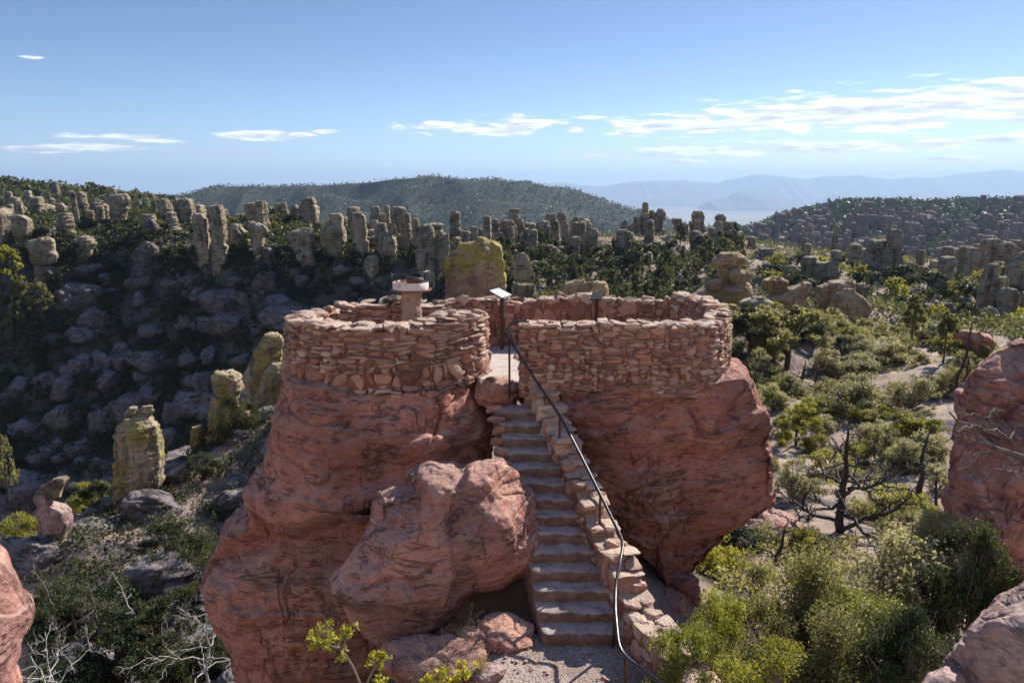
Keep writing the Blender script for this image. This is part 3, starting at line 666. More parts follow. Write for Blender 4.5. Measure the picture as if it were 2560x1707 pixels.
# middle ridge
B_ = [
 ('C',45,[(590,1620,1780),(620,1380,1860),(680,1370,1930),(760,1250,1935),(850,1190,1945),(950,1180,1960),(1080,1190,1985),(1180,1190,1980),(1300,1190,1960),(1500,1190,1950)],'huge flat-topped rock with yellow lichen standing right behind the platform','capped','huge yellow-lichen rock',False),
 ('C',80,[(750,2140,2215),(800,2110,2250),(900,2070,2280),(1000,2070,2310),(1080,2090,2330),(1135,2110,2280)],'grey tooth-shaped rock right of the huge yellow-lichen rock','hoodoo','grey tooth-shaped rock',False),
 ('C',78,[(1140,2090,2330),(1180,2070,2330),(1290,2080,2330)],'square grey block beneath the tooth-shaped rock','hoodoo',None,True),
 ('C',212,[(445,1485,1515),(480,1470,1525),(500,1440,1530),(560,1450,1530),(620,1460,1530)],'tiny statue-like pinnacle against the blue hill','hoodoo','statue-like pinnacle',True),
 ('C',205,[(570,1355,1435),(600,1320,1460),(630,1320,1460)],'low flat rock left of the statue-like pinnacle','hoodoo',None,True),
 ('C',216,[(450,1645,1690),(490,1600,1770),(560,1590,1780),(640,1590,1780)],'low lumpy rock at the left end of the middle ridge','hoodoo',None,True),
 ('C',219,[(385,1715,1765),(440,1705,1775),(500,1700,1775)],'small knob rock on the low lumpy rock of the middle ridge','hoodoo',None,False),
 ('C',217,[(335,1810,1875),(380,1780,1900),(460,1780,1895),(490,1790,1890),(502,1770,1960),(650,1780,1960)],'tower with a round head on a wide pedestal, middle ridge','hoodoo','round-headed tower',True),
 ('C',220,[(355,1950,2050),(380,1910,2080),(450,1900,2100),(560,1930,2110),(650,1960,2110)],'fat leaning drum-shaped rock right of the round-headed tower','hoodoo','leaning drum-shaped rock',True),
 ('C',224,[(325,2095,2195),(360,2070,2215),(420,2080,2220),(500,2110,2215),(610,2110,2200)],'taller square-headed pillar right of the leaning drum-shaped rock','hoodoo',None,True),
 ('C',222,[(445,2240,2295),(480,2215,2305),(590,2220,2300)],'short pillar in the gap before the double-capped group','hoodoo',None,True),
 ('D',216,[(225,345,435),(260,335,445),(305,350,440)],'flat brick-shaped capstone on the left tall pillar of the double-capped group','hoodoo',None,False),
 ('D',210,[(300,280,365),(340,240,375),(400,230,375),(480,240,370),(492,240,370),(640,230,360)],'left tall pillar of the double-capped group, split by a dark slot','hoodoo','double-capped group',True),
 ('D',216,[(300,390,470),(350,385,480),(450,385,490),(560,390,480)],'narrow ribbed pillar inside the double-capped group','hoodoo',None,True),
 ('D',221,[(212,465,525),(250,440,545),(300,470,540),(330,480,565),(400,490,575),(490,500,560)],'round-capped pillar at the right of the double-capped group','hoodoo',None,True),
 ('D',226,[(260,630,720),(300,600,730),(360,595,740),(420,590,740)],'rear square pillar of the stepped trio','hoodoo',None,True),
 ('D',212,[(300,685,745),(340,660,755),(420,660,760),(520,670,760),(620,690,760)],'middle pillar of the stepped trio','hoodoo','stepped trio of pillars',True),
 ('D',205,[(380,800,855),(410,760,880),(480,750,875),(560,760,880),(650,770,880)],'front lowest pillar of the stepped trio','hoodoo',None,True),
 ('D',200,[(540,355,420),(580,330,435),(645,335,435)],'stubby round rock below the double-capped group','hoodoo',None,True),
 ('D',205,[(475,160,230),(520,130,235),(600,130,230)],'low cracked rock left of the double-capped group','hoodoo',None,True),
 ('D',225,[(290,1135,1175),(330,1100,1180),(360,1090,1190),(430,1090,1180)],'hooded small rock left of the castle-like group','hoodoo',None,True),
 ('D',225,[(255,1245,1295),(290,1235,1300),(320,1240,1300),(340,1200,1300),(410,1180,1300)],'left tower of the castle-like group on the skyline','hoodoo',None,True),
 ('D',227,[(225,1315,1385),(250,1270,1400),(292,1280,1400)],'long flat slab on top of the castle-like group','hoodoo',None,False),
 ('D',227,[(190,1385,1435),(240,1380,1450),(285,1390,1450)],'smaller of two boulders perched on the castle-like group','hoodoo',None,False),
 ('D',227,[(172,1480,1535),(220,1455,1555),(285,1470,1550)],'bigger dark boulder perched on the castle-like group','hoodoo','castle-like group',False),
 ('D',228,[(290,1310,1550),(330,1300,1560),(400,1330,1560),(440,1350,1560)],'wide base block of the castle-like group','hoodoo',None,True),
 ('D',226,[(275,1625,1725),(310,1620,1730),(330,1640,1790),(400,1660,1800),(450,1720,1790)],'stepped rock with flat cap right of the castle-like group','hoodoo',None,True),
 ('D',235,[(200,1850,1935),(240,1832,1958),(300,1835,1955),(314,1850,1950),(360,1840,1970),(410,1840,1980)],'cube-headed balanced rock against the hazy plain','hoodoo','cube-headed balanced rock',True),
 ('D',236,[(300,1800,1825),(340,1790,1845),(400,1795,1850)],'little stub left of the cube-headed balanced rock','hoodoo',None,True),
 ('D',235,[(230,2085,2145),(260,2050,2165),(300,2060,2165),(322,2040,2170),(410,2040,2180)],'dome-headed balanced rock right of the cube-headed one','hoodoo','dome-headed balanced rock',True),
 ('D',233,[(305,2180,2272),(340,2175,2275),(410,2190,2270)],'square block right beside the dome-headed balanced rock','hoodoo',None,True),
 ('D',230,[(390,2205,2290),(430,2195,2310),(510,2190,2320)],'rough grey rock under the square block at the ridge end','hoodoo',None,True),
 ('D',205,[(400,1805,1905),(440,1790,1925),(520,1790,1925),(580,1800,1920)],'smooth flat-topped column standing below the cube-headed balanced rock','hoodoo','smooth flat-topped column',True),
 ('D',190,[(480,2095,2160),(520,2075,2165),(546,2075,2170),(610,2080,2180)],'small lichen-green double block right of the smooth column','hoodoo',None,True),
 ('D',175,[(615,1375,1420),(650,1320,1435),(730,1280,1440)],'grey cone-shaped rock among the dark trees','hoodoo','grey cone-shaped rock',True),
 ('D',60,[(895,630,735),(930,520,745),(1000,490,730),(1140,520,720)],'left half of the split ochre rock behind the back wall','orange',None,True),
 ('D',58,[(920,765,955),(960,735,985),(1040,710,980),(1160,740,960)],'right half of the split ochre rock behind the dark-backed sign','orange','split ochre rock',True),
 ('D',60,[(1055,985,1045),(1080,950,1060),(1120,960,1030)],'thin flat slab lying right of the split ochre rock','orange',None,False),
 ('E',75,[(740,560,850),(790,290,875),(850,190,870),(920,130,850),(1000,300,760),(1150,420,720),(1300,450,700)],'massive yellow-stained base block right of the wall corner','orange','stack of flat boulders',True),
 ('E',74,[(680,400,500),(720,295,560),(762,300,570)],'thin overhanging shelf on the massive yellow-stained base block','orange',None,False),
 ('E',75,[(545,545,740),(600,490,850),(650,495,850),(700,530,850),(737,620,760)],'middle lens-shaped boulder of the balanced stack right of the wall','orange',None,False),
 ('E',75,[(368,490,710),(410,430,780),(460,390,780),(510,400,730),(550,490,660)],'topmost boulder of the balanced stack right of the wall','orange',None,False),
 ('E',70,[(905,890,1030),(950,720,1180),(990,720,1220),(1050,720,1150),(1140,740,1000)],'low flat-topped lichen block split by one crack','lichen','low flat-topped lichen block',True),
 ('E',80,[(650,1120,1225),(690,990,1345),(740,990,1340),(800,1030,1320),(865,1080,1290)],'ochre bowl-shaped boulder balanced on the flaky rock','orange',None,False),
 ('E',79,[(730,1490,1605),(790,1340,1620),(850,1290,1600),(900,1040,1560),(960,1150,1600),(1020,1230,1660),(1120,1350,1660)],'flaky layered rock with a jagged right side','orange','flaky layered rock',True),
 ('E',88,[(725,1840,2090),(770,1715,2130),(850,1700,2130),(960,1690,2000),(1110,1690,1900)],'rear half of the big layered dome rock','orange',None,True),
 ('E',85,[(805,1990,2110),(850,1920,2140),(920,1860,2240),(980,1830,2280),(1050,1790,2290),(1130,1800,2260),(1230,1860,2200)],'front half of the big layered dome rock','orange','big layered dome rock',True),
 ('E',96,[(735,2150,2240),(800,2130,2290),(920,2240,2300)],'narrow grey rock peeping from behind the layered dome rock','hoodoo',None,True),
 ('E',150,[(410,1520,1690),(450,1490,1700),(540,1495,1690),(620,1470,1650),(710,1460,1640)],'left half of the broad chair-shaped rock','hoodoo','chair-shaped rock',True),
 ('E',148,[(340,1875,1985),(390,1870,1980),(460,1860,1970),(467,1690,1960),(560,1660,1970),(650,1650,1970),(720,1680,1900)],'right half of the chair-shaped rock with a capped horn','hoodoo',None,True),
 ('E',155,[(510,1310,1410),(560,1280,1455),(640,1270,1440),(710,1290,1420)],'low grey rock at the left foot of the chair-shaped rock','hoodoo',None,True),
 ('E',210,[(160,840,925),(190,810,930),(222,830,930),(310,810,930)],'thin-capped pillar at the right end of the middle ridge','hoodoo','thin-capped pillar',True),
 ('E',190,[(310,990,1145),(350,950,1160),(410,920,1200)],'low rubbly rock below the thin-capped pillar','hoodoo',None,True),
 ('G',165,[(460,355,490),(500,320,495),(550,310,500),(620,290,520),(700,250,540),(770,220,560)],'broad sloping pillar left of the tallest tower on the right','hoodoo','broad sloping pillar',True),
 ('G',166,[(420,430,492),(462,425,495),(520,430,495)],'small capstone between the sloping pillar and the tallest tower','hoodoo',None,False),
 ('G',163,[(355,540,635),(400,510,650),(470,505,655),(525,525,655),(537,530,660),(610,545,660),(680,540,670),(750,560,660)],'tallest tower on the right with a fat rounded head','hoodoo','tallest tower on the right',True),
 ('G',160,[(675,680,785),(710,660,790),(760,680,800),(850,710,810)],'short cracked rock right of the tallest tower','hoodoo',None,True),
 ('G',165,[(700,835,900),(730,815,915),(790,820,945)],'small round rock second right of the tallest tower','hoodoo',None,True),
 ('G',210,[(575,1020,1140),(620,1000,1220),(680,930,1210),(740,910,1100)],'sunlit tan shelf rock left of the dark flat-capped pillar','hoodoo',None,True),
 ('G',180,[(525,1250,1365),(570,1220,1400),(640,1215,1410),(740,1205,1390),(860,1200,1370)],'dark wide pillar under a thin flat cap on the right','hoodoo','dark flat-capped pillar',True),
 ('G',190,[(450,1450,1540),(480,1430,1650),(560,1425,1760),(650,1430,1740),(760,1520,1660)],'reddish massive rock behind the right-edge towers','hoodoo','reddish massive rock',True),
 ('G',192,[(455,1680,1775),(520,1660,1850),(640,1700,1850)],'reddish overhanging head at the right edge above the towers','hoodoo',None,False),
 ('G',135,[(560,1780,1860),(620,1720,1870),(690,1660,1870),(760,1650,1870),(960,1650,1870)],'bulky grey tower cut by the right edge of the picture','hoodoo','right-edge tower',True),
 ('G',125,[(672,1460,1550),(720,1420,1565),(800,1400,1570),(870,1380,1500),(884,1370,1480),(960,1355,1475),(1060,1355,1470)],'pale leaning two-block tower left of the stacked bread rocks','hoodoo','pale leaning tower',True),
 ('G',123,[(795,1530,1635),(830,1500,1645),(875,1490,1640),(887,1490,1650),(930,1485,1600),(1000,1475,1560),(1140,1480,1555)],'stack of bread-shaped rocks right of the pale leaning tower','hoodoo',None,True),
 ('G',120,[(915,1600,1730),(960,1570,1755),(1070,1565,1755),(1082,1560,1760),(1230,1560,1750)],'broad cracked grey column beneath the right-edge tower','hoodoo','broad cracked column',True),
 ('G',110,[(1075,1455,1495),(1100,1420,1540),(1150,1400,1560),(1200,1430,1540),(1270,1470,1520)],'small turnip-shaped balanced rock in front of the broad column','hoodoo','turnip-shaped rock',True),
 ('G',118,[(935,1780,1860),(1080,1760,1870),(1290,1765,1870)],'grey column partly cut off at the right edge','hoodoo',None,True),
 ('G',60,[(1300,1190,1370),(1340,1150,1480),(1390,1170,1510),(1450,1200,1490)],'low flat sunlit rock above the right-hand red boulder','boulder','low flat sunlit rock',True),
 ('G',130,[(1050,1030,1110),(1120,970,1200),(1200,990,1300),(1290,1000,1400)],'shaded sloping slab rock in the dark gully on the right','slab','shaded sloping slab',True),
]
for f, Y, lv, lab, mt, sh, bs in B_:
    cat = 'boulder' if (not bs and Y > 46 and 'block' not in lab) else 'rock pillar'
    pillar(f, Y, lv, lab, cat, 'boulder' if cat == 'boulder' else 'rock_pillar', mt, bs, short=sh, ext=3.0 if bs else (6.0 if Y == 45 else .25), depth=.85 if Y != 45 else .7, a=.75 if mt in ('orange', 'lichen', 'capped') else 1.0)
# spur of lichen pillars left of the platform
pillar('H', 36, [(275,610,730),(320,565,765),(400,555,780),(440,555,795),(500,550,790),(600,555,785),(690,560,660)], 'tall round-shouldered pillar with yellow lichen carrying two small stones', mat='lichen', short='round-shouldered lichen pillar')
pillar('H', 36, [(232,625,668),(260,595,675),(288,605,660)], 'left of two small stones resting on the round-shouldered lichen pillar', 'stone', 'stone', 'hoodoo', False, ext=.1)
pillar('H', 36, [(222,695,745),(250,665,752),(287,670,720)], 'right of two small stones resting on the round-shouldered lichen pillar', 'stone', 'stone', 'hoodoo', False, ext=.1)
pillar('H', 31, [(650,175,240),(664,162,255),(690,160,250),(704,172,330),(760,175,355),(800,185,350),(845,205,320)], 'stubby pink pillar at lower left under a tilted slab', mat='pale', short='stubby capped pillar')
pillar('H', 31, [(575,260,328),(610,200,325),(640,190,310),(656,200,300)], 'tilted slab of rock lying on the stubby pillar at lower left', 'boulder', 'boulder', 'hoodoo', False, ext=.08)
pillar('H', 41, [(178,1020,1170),(230,1000,1185),(300,1000,1180),(400,1000,1150)], 'yellow-stained lower block carrying a bright lichen boulder', mat='lichen', short='bright lichen boulder')
pillar('H', 41, [(62,1025,1155),(90,1010,1178),(140,1012,1178),(176,1050,1155)], 'bright yellow lichen boulder balanced left of the platform', 'boulder', 'boulder', 'lichen', False, ext=.08)
pillar('H', 40.5, [(325,925,985),(360,912,995),(420,920,990)], 'small tan rock at the left foot of the yellow-stained block', 'rock', 'rock_pillar', 'lichen')
pillar('H', 40.5, [(250,1185,1210),(290,1165,1220),(340,1160,1215)], 'small grey rock at the right foot of the yellow-stained block', 'rock', 'rock_pillar', 'hoodoo')
pillar('Z', 47, [(1140,1705,1835),(1180,1690,1865),(1260,1650,1865),(1340,1600,1860),(1420,1560,1830),(1568,1570,1800),(1720,1590,1790)], 'tall leaning spire with yellow lichen next to the left turret', mat='lichen', short='leaning lichen spire', base=False, ext=6)
pillar('Z', 44, [(1330,1770,1850),(1380,1720,1900),(1450,1690,1880),(1540,1680,1830),(1660,1720,1800)], 'lower lichen knob in front of the leaning spire', mat='lichen', base=False, ext=5)

# ------------------------------------------------------------------ terrain sheet
def cp(x, y, z): CPT.append((x, y, z))
def cpx(px, py, Y, dz=0): p = D(px, py, Y); CPT.append((p[0], p[1], p[2]+dz))
for x in (-.6, .8, 2.0):
    for y in (3.0, 6.0, 8.5, 10.2): cp(x, y, -7.05 if x < 2 else -7.3)
cp(.6, 11.5, -7.0); cp(.4, 13, -6.6); cp(0, 15, -6.5); cp(-.8, 10.6, -7.4); cp(-1.8, 10.4, -8.0); cp(-3, 9, -9.5); cp(-3.4, 12, -10.5); cp(-2.2, 8, -8.6); cp(-1.5, 5, -7.6); cp(-5, 5, -9)
cp(3.0, 10, -8.2); cp(4, 12, -9.2); cp(6, 14, -9.6); cp(4, 8, -8.4); cp(5, 5, -7.5); cp(9, 9, -8.6); cp(9, 14, -9.0); cp(14, 14, -9); cp(20, 16, -10)
for x, y, z in [(6,20,-11),(12,20,-11),(20,24,-12),(8,26,-12.6),(14,30,-13.4),(24,34,-13.6),(10,40,-14.6),(20,45,-15),(34,46,-14.5),(12,55,-15.8),(28,60,-16.2),(45,62,-15.5),(20,75,-17),(40,80,-17.5),(60,80,-16),
                (30,95,-19),(55,105,-21.5),(80,110,-20),(70,130,-24),(45,125,-23),(95,150,-22),(130,170,-18)]: cp(x, y, z)
for x, y, z in [(-9,13,-15),(-7,20,-16),(-12,20,-17),(-18,20,-19),(-10,26,-16.2),(-14,26,-16.4),(-8,32,-15.6),(-12,36,-15.3),(-5,26,-14),(-3,22,-11),(-4,34,-10.5),(-6,38,-8.8),(-4,44,-7.8),(0,49,-7.9),(-7.5,46,-9),(3,40,-8.5),(-9,50,-11),(-2,30,-11.5),(0,24,-10.5),(3,30,-12.5),(-22,27,-17.5),(-28,32,-23),(-30,45,-30),(-24,55,-27),(-10,60,-19),(5,60,-11.5)]: cp(x, y, z)  # includes a hidden hump behind the platform, raised to shade the left gully
# canyon floor and the steep shaded face beyond it
for u in (-.72, -.55, -.40, -.28, -.17, -.08):
    for d, z in ((172, -20.5), (164, -30.5), (156, -40.5), (148, -50.5), (140, -60), (125, -68), (95, -62), (70, -42)):
        if u > -.2 and d < 130: continue
        cp(u*d, d, z+(2 if u < -.6 else 0))
for u in (-.05, .03): cp(u*130, 130, -30); cp(u*160, 160, -22.5)
for u in (-.05, .05): cp(u*95, 95, -19)
for px, py, Y in [(1260,690,130),(1400,690,150),(1550,690,150),(1300,640,175),(1500,620,185),(1620,600,195),(1250,600,200),(1700,640,160),(2000,680,140),(2100,700,135),(2200,690,140)]: cpx(px, py, Y, -1.0)
for u in np.linspace(-.8, .8, 9): cp(u*260, 260, -14 if u < .0 else -26); cp(u*320, 320, -26 if u < 0 else -55)
CPT = np.array(CPT)
def _fit(X, z, sm=.02):
    n = len(X)
    A = np.zeros((n+1, n+1)); A[:n, :n] = -np.linalg.norm(X[:, None]-X[None], axis=2); A[:n, n] = 1; A[n, :n] = 1
    A[:n, :n] += np.eye(n)*sm
    return np.linalg.solve(A, np.concatenate([z, [0]]))
def warp(x, y):                                # even out near and far spacing
    r = np.maximum(y, 1.0)
    return np.stack([x/r*30, 30*np.log(r)], -1)
_Xc = warp(CPT[:, 0], CPT[:, 1]); _wc = _fit(_Xc, CPT[:, 2])
def H(x, y):
    x, y = np.atleast_1d(np.asarray(x, float)), np.atleast_1d(np.asarray(y, float))
    X = warp(x, y); out = np.zeros(len(X))
    for k in range(0, len(X), 20000):
        out[k:k+20000] = -np.linalg.norm(X[k:k+20000, None]-_Xc[None], axis=2)@_wc[:-1]+_wc[-1]
    p = np.stack([x, y, 0*x], 1)
    amp = np.clip(y/45, .12, 2.2)
    out += amp*(.45*fbm(p*.09, 4, 3)+.16*fbm(p*.5, 3, 5))
    return out
us = np.linspace(-1.0, 1.0, 460); ys = np.geomspace(2.5, 330, 380)
UU, YY = np.meshgrid(us, ys)
XX = UU*YY; ZZ = H(XX.ravel(), YY.ravel()).reshape(XX.shape)
link('ground', mesh('ground', np.stack([XX, YY, ZZ], -1).reshape(-1, 3), grid_faces(len(ys), len(us)), M['soil']), kind='structure')
def hit(px, py, y0=8.0, y1=300.0):             # where a view ray meets the ground
    d = pix_dir(px*K, py*K)
    Y = np.geomspace(y0, y1, 900); p = d[None]*(Y/d[1])[:, None]
    b = p[:, 2] <= H(p[:, 0], Y)
    k = int(np.argmax(b)) if b.any() else len(Y)-1
    return p[k]

# ------------------------------------------------------------------ farther land
def sheet(name, us_, ts, fn, mat):
    U, T_ = np.meshgrid(us_, ts)
    V = fn(U.ravel(), T_.ravel())
    link(name, mesh(name, V, grid_faces(len(ts), len(us_)), M[mat]), kind='structure')
    return fn
def crest(pts, Y):                             # skyline height over u = x/y from traced picture points
    pts = np.array([(D(px, py, Y)[0]/Y, D(px, py, Y)[2]) for px, py in pts])
    return lambda u: np.interp(u, pts[:, 0], pts[:, 1])
# ridge with small spires far on the left
cl_ = crest([(-200,432),(0,424),(60,428),(130,434),(200,442),(300,455),(400,464),(450,480),(500,510),(560,545),(700,600)], 420)
def ridge_fn(u, t):
    y = 250+ t*175
    z = cl_(u)*smooth(t, -.2, 1.0)+(1-t)*(-26)
    x = u*y
    return np.stack([x, y, z+2.2*fbm(np.stack([x*.03, y*.03, 0*x], 1), 4, 61)*(1-.6*t)], 1)
sheet('hillside', np.linspace(-.95, -.2, 220), np.linspace(0, 1.12, 70), ridge_fn, 'earthfar')
# mesa on the right crowded with pillars
cm_ = crest([(1640,560),(1700,535),(1740,528),(1790,502),(1850,490),(1950,468),(2050,470),(2150,472),(2250,466),(2352,468),(2600,455)], 1110)
def mesa_fn(u, t):
    y = 620+t*520
    top = cm_(u)
    z = top+(-115-top)*np.clip(1-t*1.02, 0, 1)**1.25
    z = np.where(t > .985, top-(t-.985)*20, z)
    x = u*y
    return np.stack([x, y, z+8*fbm(np.stack([x*.010, y*.010, 0*x], 1), 4, 71)*np.clip(1-t, 0, 1)], 1)
sheet('mesa', np.linspace(.22, 1.0, 220), np.linspace(0, 1.25, 110), mesa_fn, 'earthfar')
# big wooded hill in the middle distance
ch_ = crest([(300,470),(430,446),(480,433),(560,428),(640,431),(700,433),(760,426),(830,419),(900,410),(960,407),(1000,407),(1060,411),(1120,416),(1200,426),(1270,430),(1330,439),(1370,452),(1400,466),(1450,480),(1500,492),(1540,506),(1600,530)], 2000)
def hill_fn(u, t):
    y = 1360+t*655
    top = ch_(u)
    tt = np.clip(t, 0, 1)
    z = -165+(top+165)*tt**.8
    ribs = np.abs(gn(np.stack([u*7.5-tt*2.2, tt*.9, 0*u], 1), 81))+.4*np.abs(gn(np.stack([u*17-tt*3.4, tt*2.0, 0*u], 1), 82))
    z -= 400*(ribs-.25)*tt**.5*np.clip(1-tt, 0, 1)**.62
    z = np.where(t > 1, top-(t-1)*500, z)
    x = u*y
    return np.stack([x, y, z+5*fbm(np.stack([x*.011, y*.011, 0*x], 1), 3, 83)*np.clip(1-tt, 0, 1)], 1)
sheet('hill', np.linspace(-.62, .34, 420), np.linspace(0, 1.15, 130), hill_fn, 'hillsoil')
# unseen pale slope added behind the viewpoint to bounce sunlight onto shaded rock
def bounce_slope_fn(u, t):
    x = u*75; y = -3.5-t*48
    z = -7.0+t*50+1.2*fbm(np.stack([x*.1, y*.1, 0*x], 1), 4, 95)-3.0*smooth(t, .12, 0)
    return np.stack([x, y, z], 1)
sheet('hillside', np.linspace(-1, 1, 150), np.linspace(-.12, 1, 90), bounce_slope_fn, 'bounce_gravel')  # out of view, added for its bounced light
# desert plain and mountains
ZP = -560.0
m, T = new_mat('desert_plain')
g_ = T.n('ShaderNodeNewGeometry').outputs['Position']
a_ = T.noise(T.vmath('MULTIPLY', g_, (1/6000, 1/1700, 0)), 1.0, 6, .6)
b_ = T.noise(T.vmath('MULTIPLY', g_, (1/3600, 1/800, 0)), 1.0, 5, .6)
c_ = T.ramp(a_, [(.3, (.10, .095, .075)), (.5, (.19, .165, .12)), (.7, (.30, .25, .18))])
c_ = T.mix(T.step(b_, .66, .72), c_, (.75, .72, .66))
finish(T, c_, .95)
M['plain'] = m
link('plain', mesh('plain', np.array([(-60000, -1500, ZP), (60000, -1500, ZP), (60000, 36000, ZP), (-60000, 36000, ZP)], float), np.array([[0, 1, 2, 3]]), M['plain']), kind='structure')
def range_(name, pts, Y, dep, seed, rough=1.0):
    c = crest(pts, Y)
    u0, u1 = D(pts[0][0], 400, Y)[0]/Y, D(pts[-1][0], 400, Y)[0]/Y
    def fn(u, t):
        top = c(u)-ZP
        w = 1-np.abs(t*2-1)
        x = u*Y; y = Y+(t-.5)*dep
        rb = 1-.35*np.abs(gn(np.stack([u*60, t*3, 0*u], 1), seed))*(1-w)*2
        nz = fbm(np.stack([u*160, 0*u, 0*u+seed], 1), 4, seed)
        return np.stack([x, y, ZP-5+np.maximum(top, 0)*(w**.8)*rb*(1+.035*rough*nz)], 1)
    sheet(name, np.linspace(u0, u1, 420), np.linspace(0, 1, 25), fn, 'earthfar')
range_('mountains', [(1100,446),(1180,432),(1215,425),(1250,422),(1290,419),(1340,426),(1380,429),(1410,424),(1450,417),(1500,416),(1560,414),(1620,418),(1650,420),(1662,415),(1690,410),(1740,400),(1770,402),(1800,406),(1850,412),(1890,405),(1940,404),(1975,402),(2010,408),(2050,412),(2100,406),(2160,412),(2220,406),(2280,402),(2352,395),(2460,390),(2700,410)], 24000, 5000, 5)
range_('mountains', [(2050,430),(2120,412),(2200,400),(2260,395),(2310,389),(2340,393),(2420,398),(2600,425)], 27500, 2200, 8, .5)
range_('hills', [(1630,462),(1670,453),(1690,441),(1710,438),(1735,440),(1770,447),(1800,456),(1840,460)], 17500, 2200, 11)
range_('hills', [(1880,462),(1910,447),(1930,444),(1960,450),(2010,455),(2060,452),(2080,446),(2100,440),(2125,447),(2180,455),(2240,462)], 19000, 2200, 14)
range_('hills', [(1440,468),(1500,455),(1560,449),(1600,452),(1660,463)], 20500, 2200, 17)
range_('hills', [(1660,545),(1690,530),(1720,521),(1750,519),(1790,524),(1840,545)], 5200, 1200, 23)
# ------------------------------------------------------------------ the two red rocks that carry the platform
FLOOR = -3.98
def big_rock(levels, cy, ry, label, short, seed, n, nth, nz, extra):
    L = []
    for k, (py, xl, xr) in enumerate(levels):
        p0, p1 = D(xl, py, cy[k]), D(xr, py, cy[k])
        L.append(((p0[2]+p1[2])/2, (p0[0]+p1[0])/2, (p1[0]-p0[0])/2, cy[k], ry[k]))
    L = np.array(L[::-1])
    V, Fc = loft(L[:, 0], L[:, 1], L[:, 3], L[:, 2], L[:, 4], n, nth, nz, 20, .03, extra, 2, 0, seed, 3)
    Vc, c = centred(V)
    o = link('rock_outcrop', mesh('rock_outcrop', Vc, Fc, M['red']), None, label, 'rock outcrop', None, None, c)
    PROP.append(o)
    return o
_d1 = rockd(1.5, .62, 1.0, 1.0, 101, .8)
def disp_left(p, n):
    d = _d1(p, n)-.27*smooth(p[:, 2], -4.7, -5.8)
    front = smooth(-n[:, 1], .1, .6)
    # the overhanging ledge that divides the upper from the lower mass
    led = -6.15+.16*(p[:, 0]+3.5)+.12*gn(p*.8, 7)
    d -= front*.80*smooth(led-p[:, 2], -.05, .16)*smooth(led-p[:, 2], 1.5, .25)*smooth(p[:, 0], .2, -1.2)
    d += front*.13*np.exp(-((p[:, 2]-led-.28)/.22)**2)
    # dark hollow and the vertical split at upper right
    hol = ((p[:, 0]+2.35)/.42)**2+((p[:, 2]+5.25)/.18)**2
    d -= front*.16*np.exp(-hol)
    d -= front*.14*np.exp(-((p[:, 0]+1.47+.10*np.sin(p[:, 2]*6))/.028)**2)*smooth(p[:, 2], -5.0, -4.85)*smooth(p[:, 2], -4.1, -4.3)
    return d
LR = [(838,670,1108),(862,666,1110),(884,660,1114),(910,652,1126),(935,645,1140),(1000,614,1152),(1060,580,1152),(1110,566,1150),(1136,562,1148),(1150,530,1148),(1180,506,1145),(1225,484,1140),(1258,465,1130),(1275,466,1120),(1310,482,1110),(1350,500,1100),(1400,522,1085),(1450,543,1080),(1500,548,1080),(1568,556,1085),(1850,560,1100)]
big_rock(LR, [16.3,16.3,16.25,16.2,16.1,16.0,15.9,15.8,15.8,15.9,15.9,15.8,15.8,15.8,15.8,15.8,15.8,15.8,15.8,15.8,15.8],
         [2.25,2.36,2.42,2.48,2.52,2.6,2.72,2.85,2.85,2.6,2.6,2.65,2.8,2.85,2.85,2.8,2.8,2.8,2.8,2.8,2.8],
         'tall bulging red rock under the round left turret', 'left red rock', 5, 2.6, 620, 430, disp_left)
_d2 = rockd(1.4, .62, 1.25, 1.15, 140, .85)
def disp_right(p, n):
    d = _d2(p, n)-.27*smooth(p[:, 2], -4.7, -5.6)
    front = smooth(-n[:, 1], .1, .6)
    d -= front*.12*np.exp(-((p[:, 2]+6.2+.3*np.sin(p[:, 0]*2.2)-.75*(p[:, 0]-2.5))/.05)**2)*smooth(p[:, 0], 1.9, 2.3)*smooth(p[:, 0], 3.3, 2.9)
    d -= front*.12*np.exp(-((p[:, 0]-3.72+.35*(p[:, 2]+4.5))/.05)**2)*smooth(p[:, 2], -5.2, -4.9)
    return d
RR = [(832,1185,1690),(858,1182,1702),(884,1180,1716),(900,1188,1728),(935,1205,1747),(1000,1225,1764),(1060,1250,1771),(1110,1285,1777),(1130,1300,1776),(1152,1315,1742),(1180,1345,1705),(1215,1395,1668),(1250,1430,1640),(1290,1468,1600),(1325,1492,1570),(1360,1500,1565),(1420,1495,1580),(1500,1490,1590)]
big_rock(RR, [16.7,16.7,16.7,16.7,16.6,16.4,16.2,16.1,16.1,16.0,15.9,15.8,15.7,15.6,15.5,15.5,15.5,15.5],
         [2.5,2.62,2.68,2.7,2.68,2.56,2.45,2.3,2.2,2.1,2.0,1.85,1.7,1.5,1.3,1.2,1.2,1.3],
         'wide mushroom-like red rock under the right wall, with a pointed right tip', 'right red rock', 6, 2.7, 620, 330, disp_right)
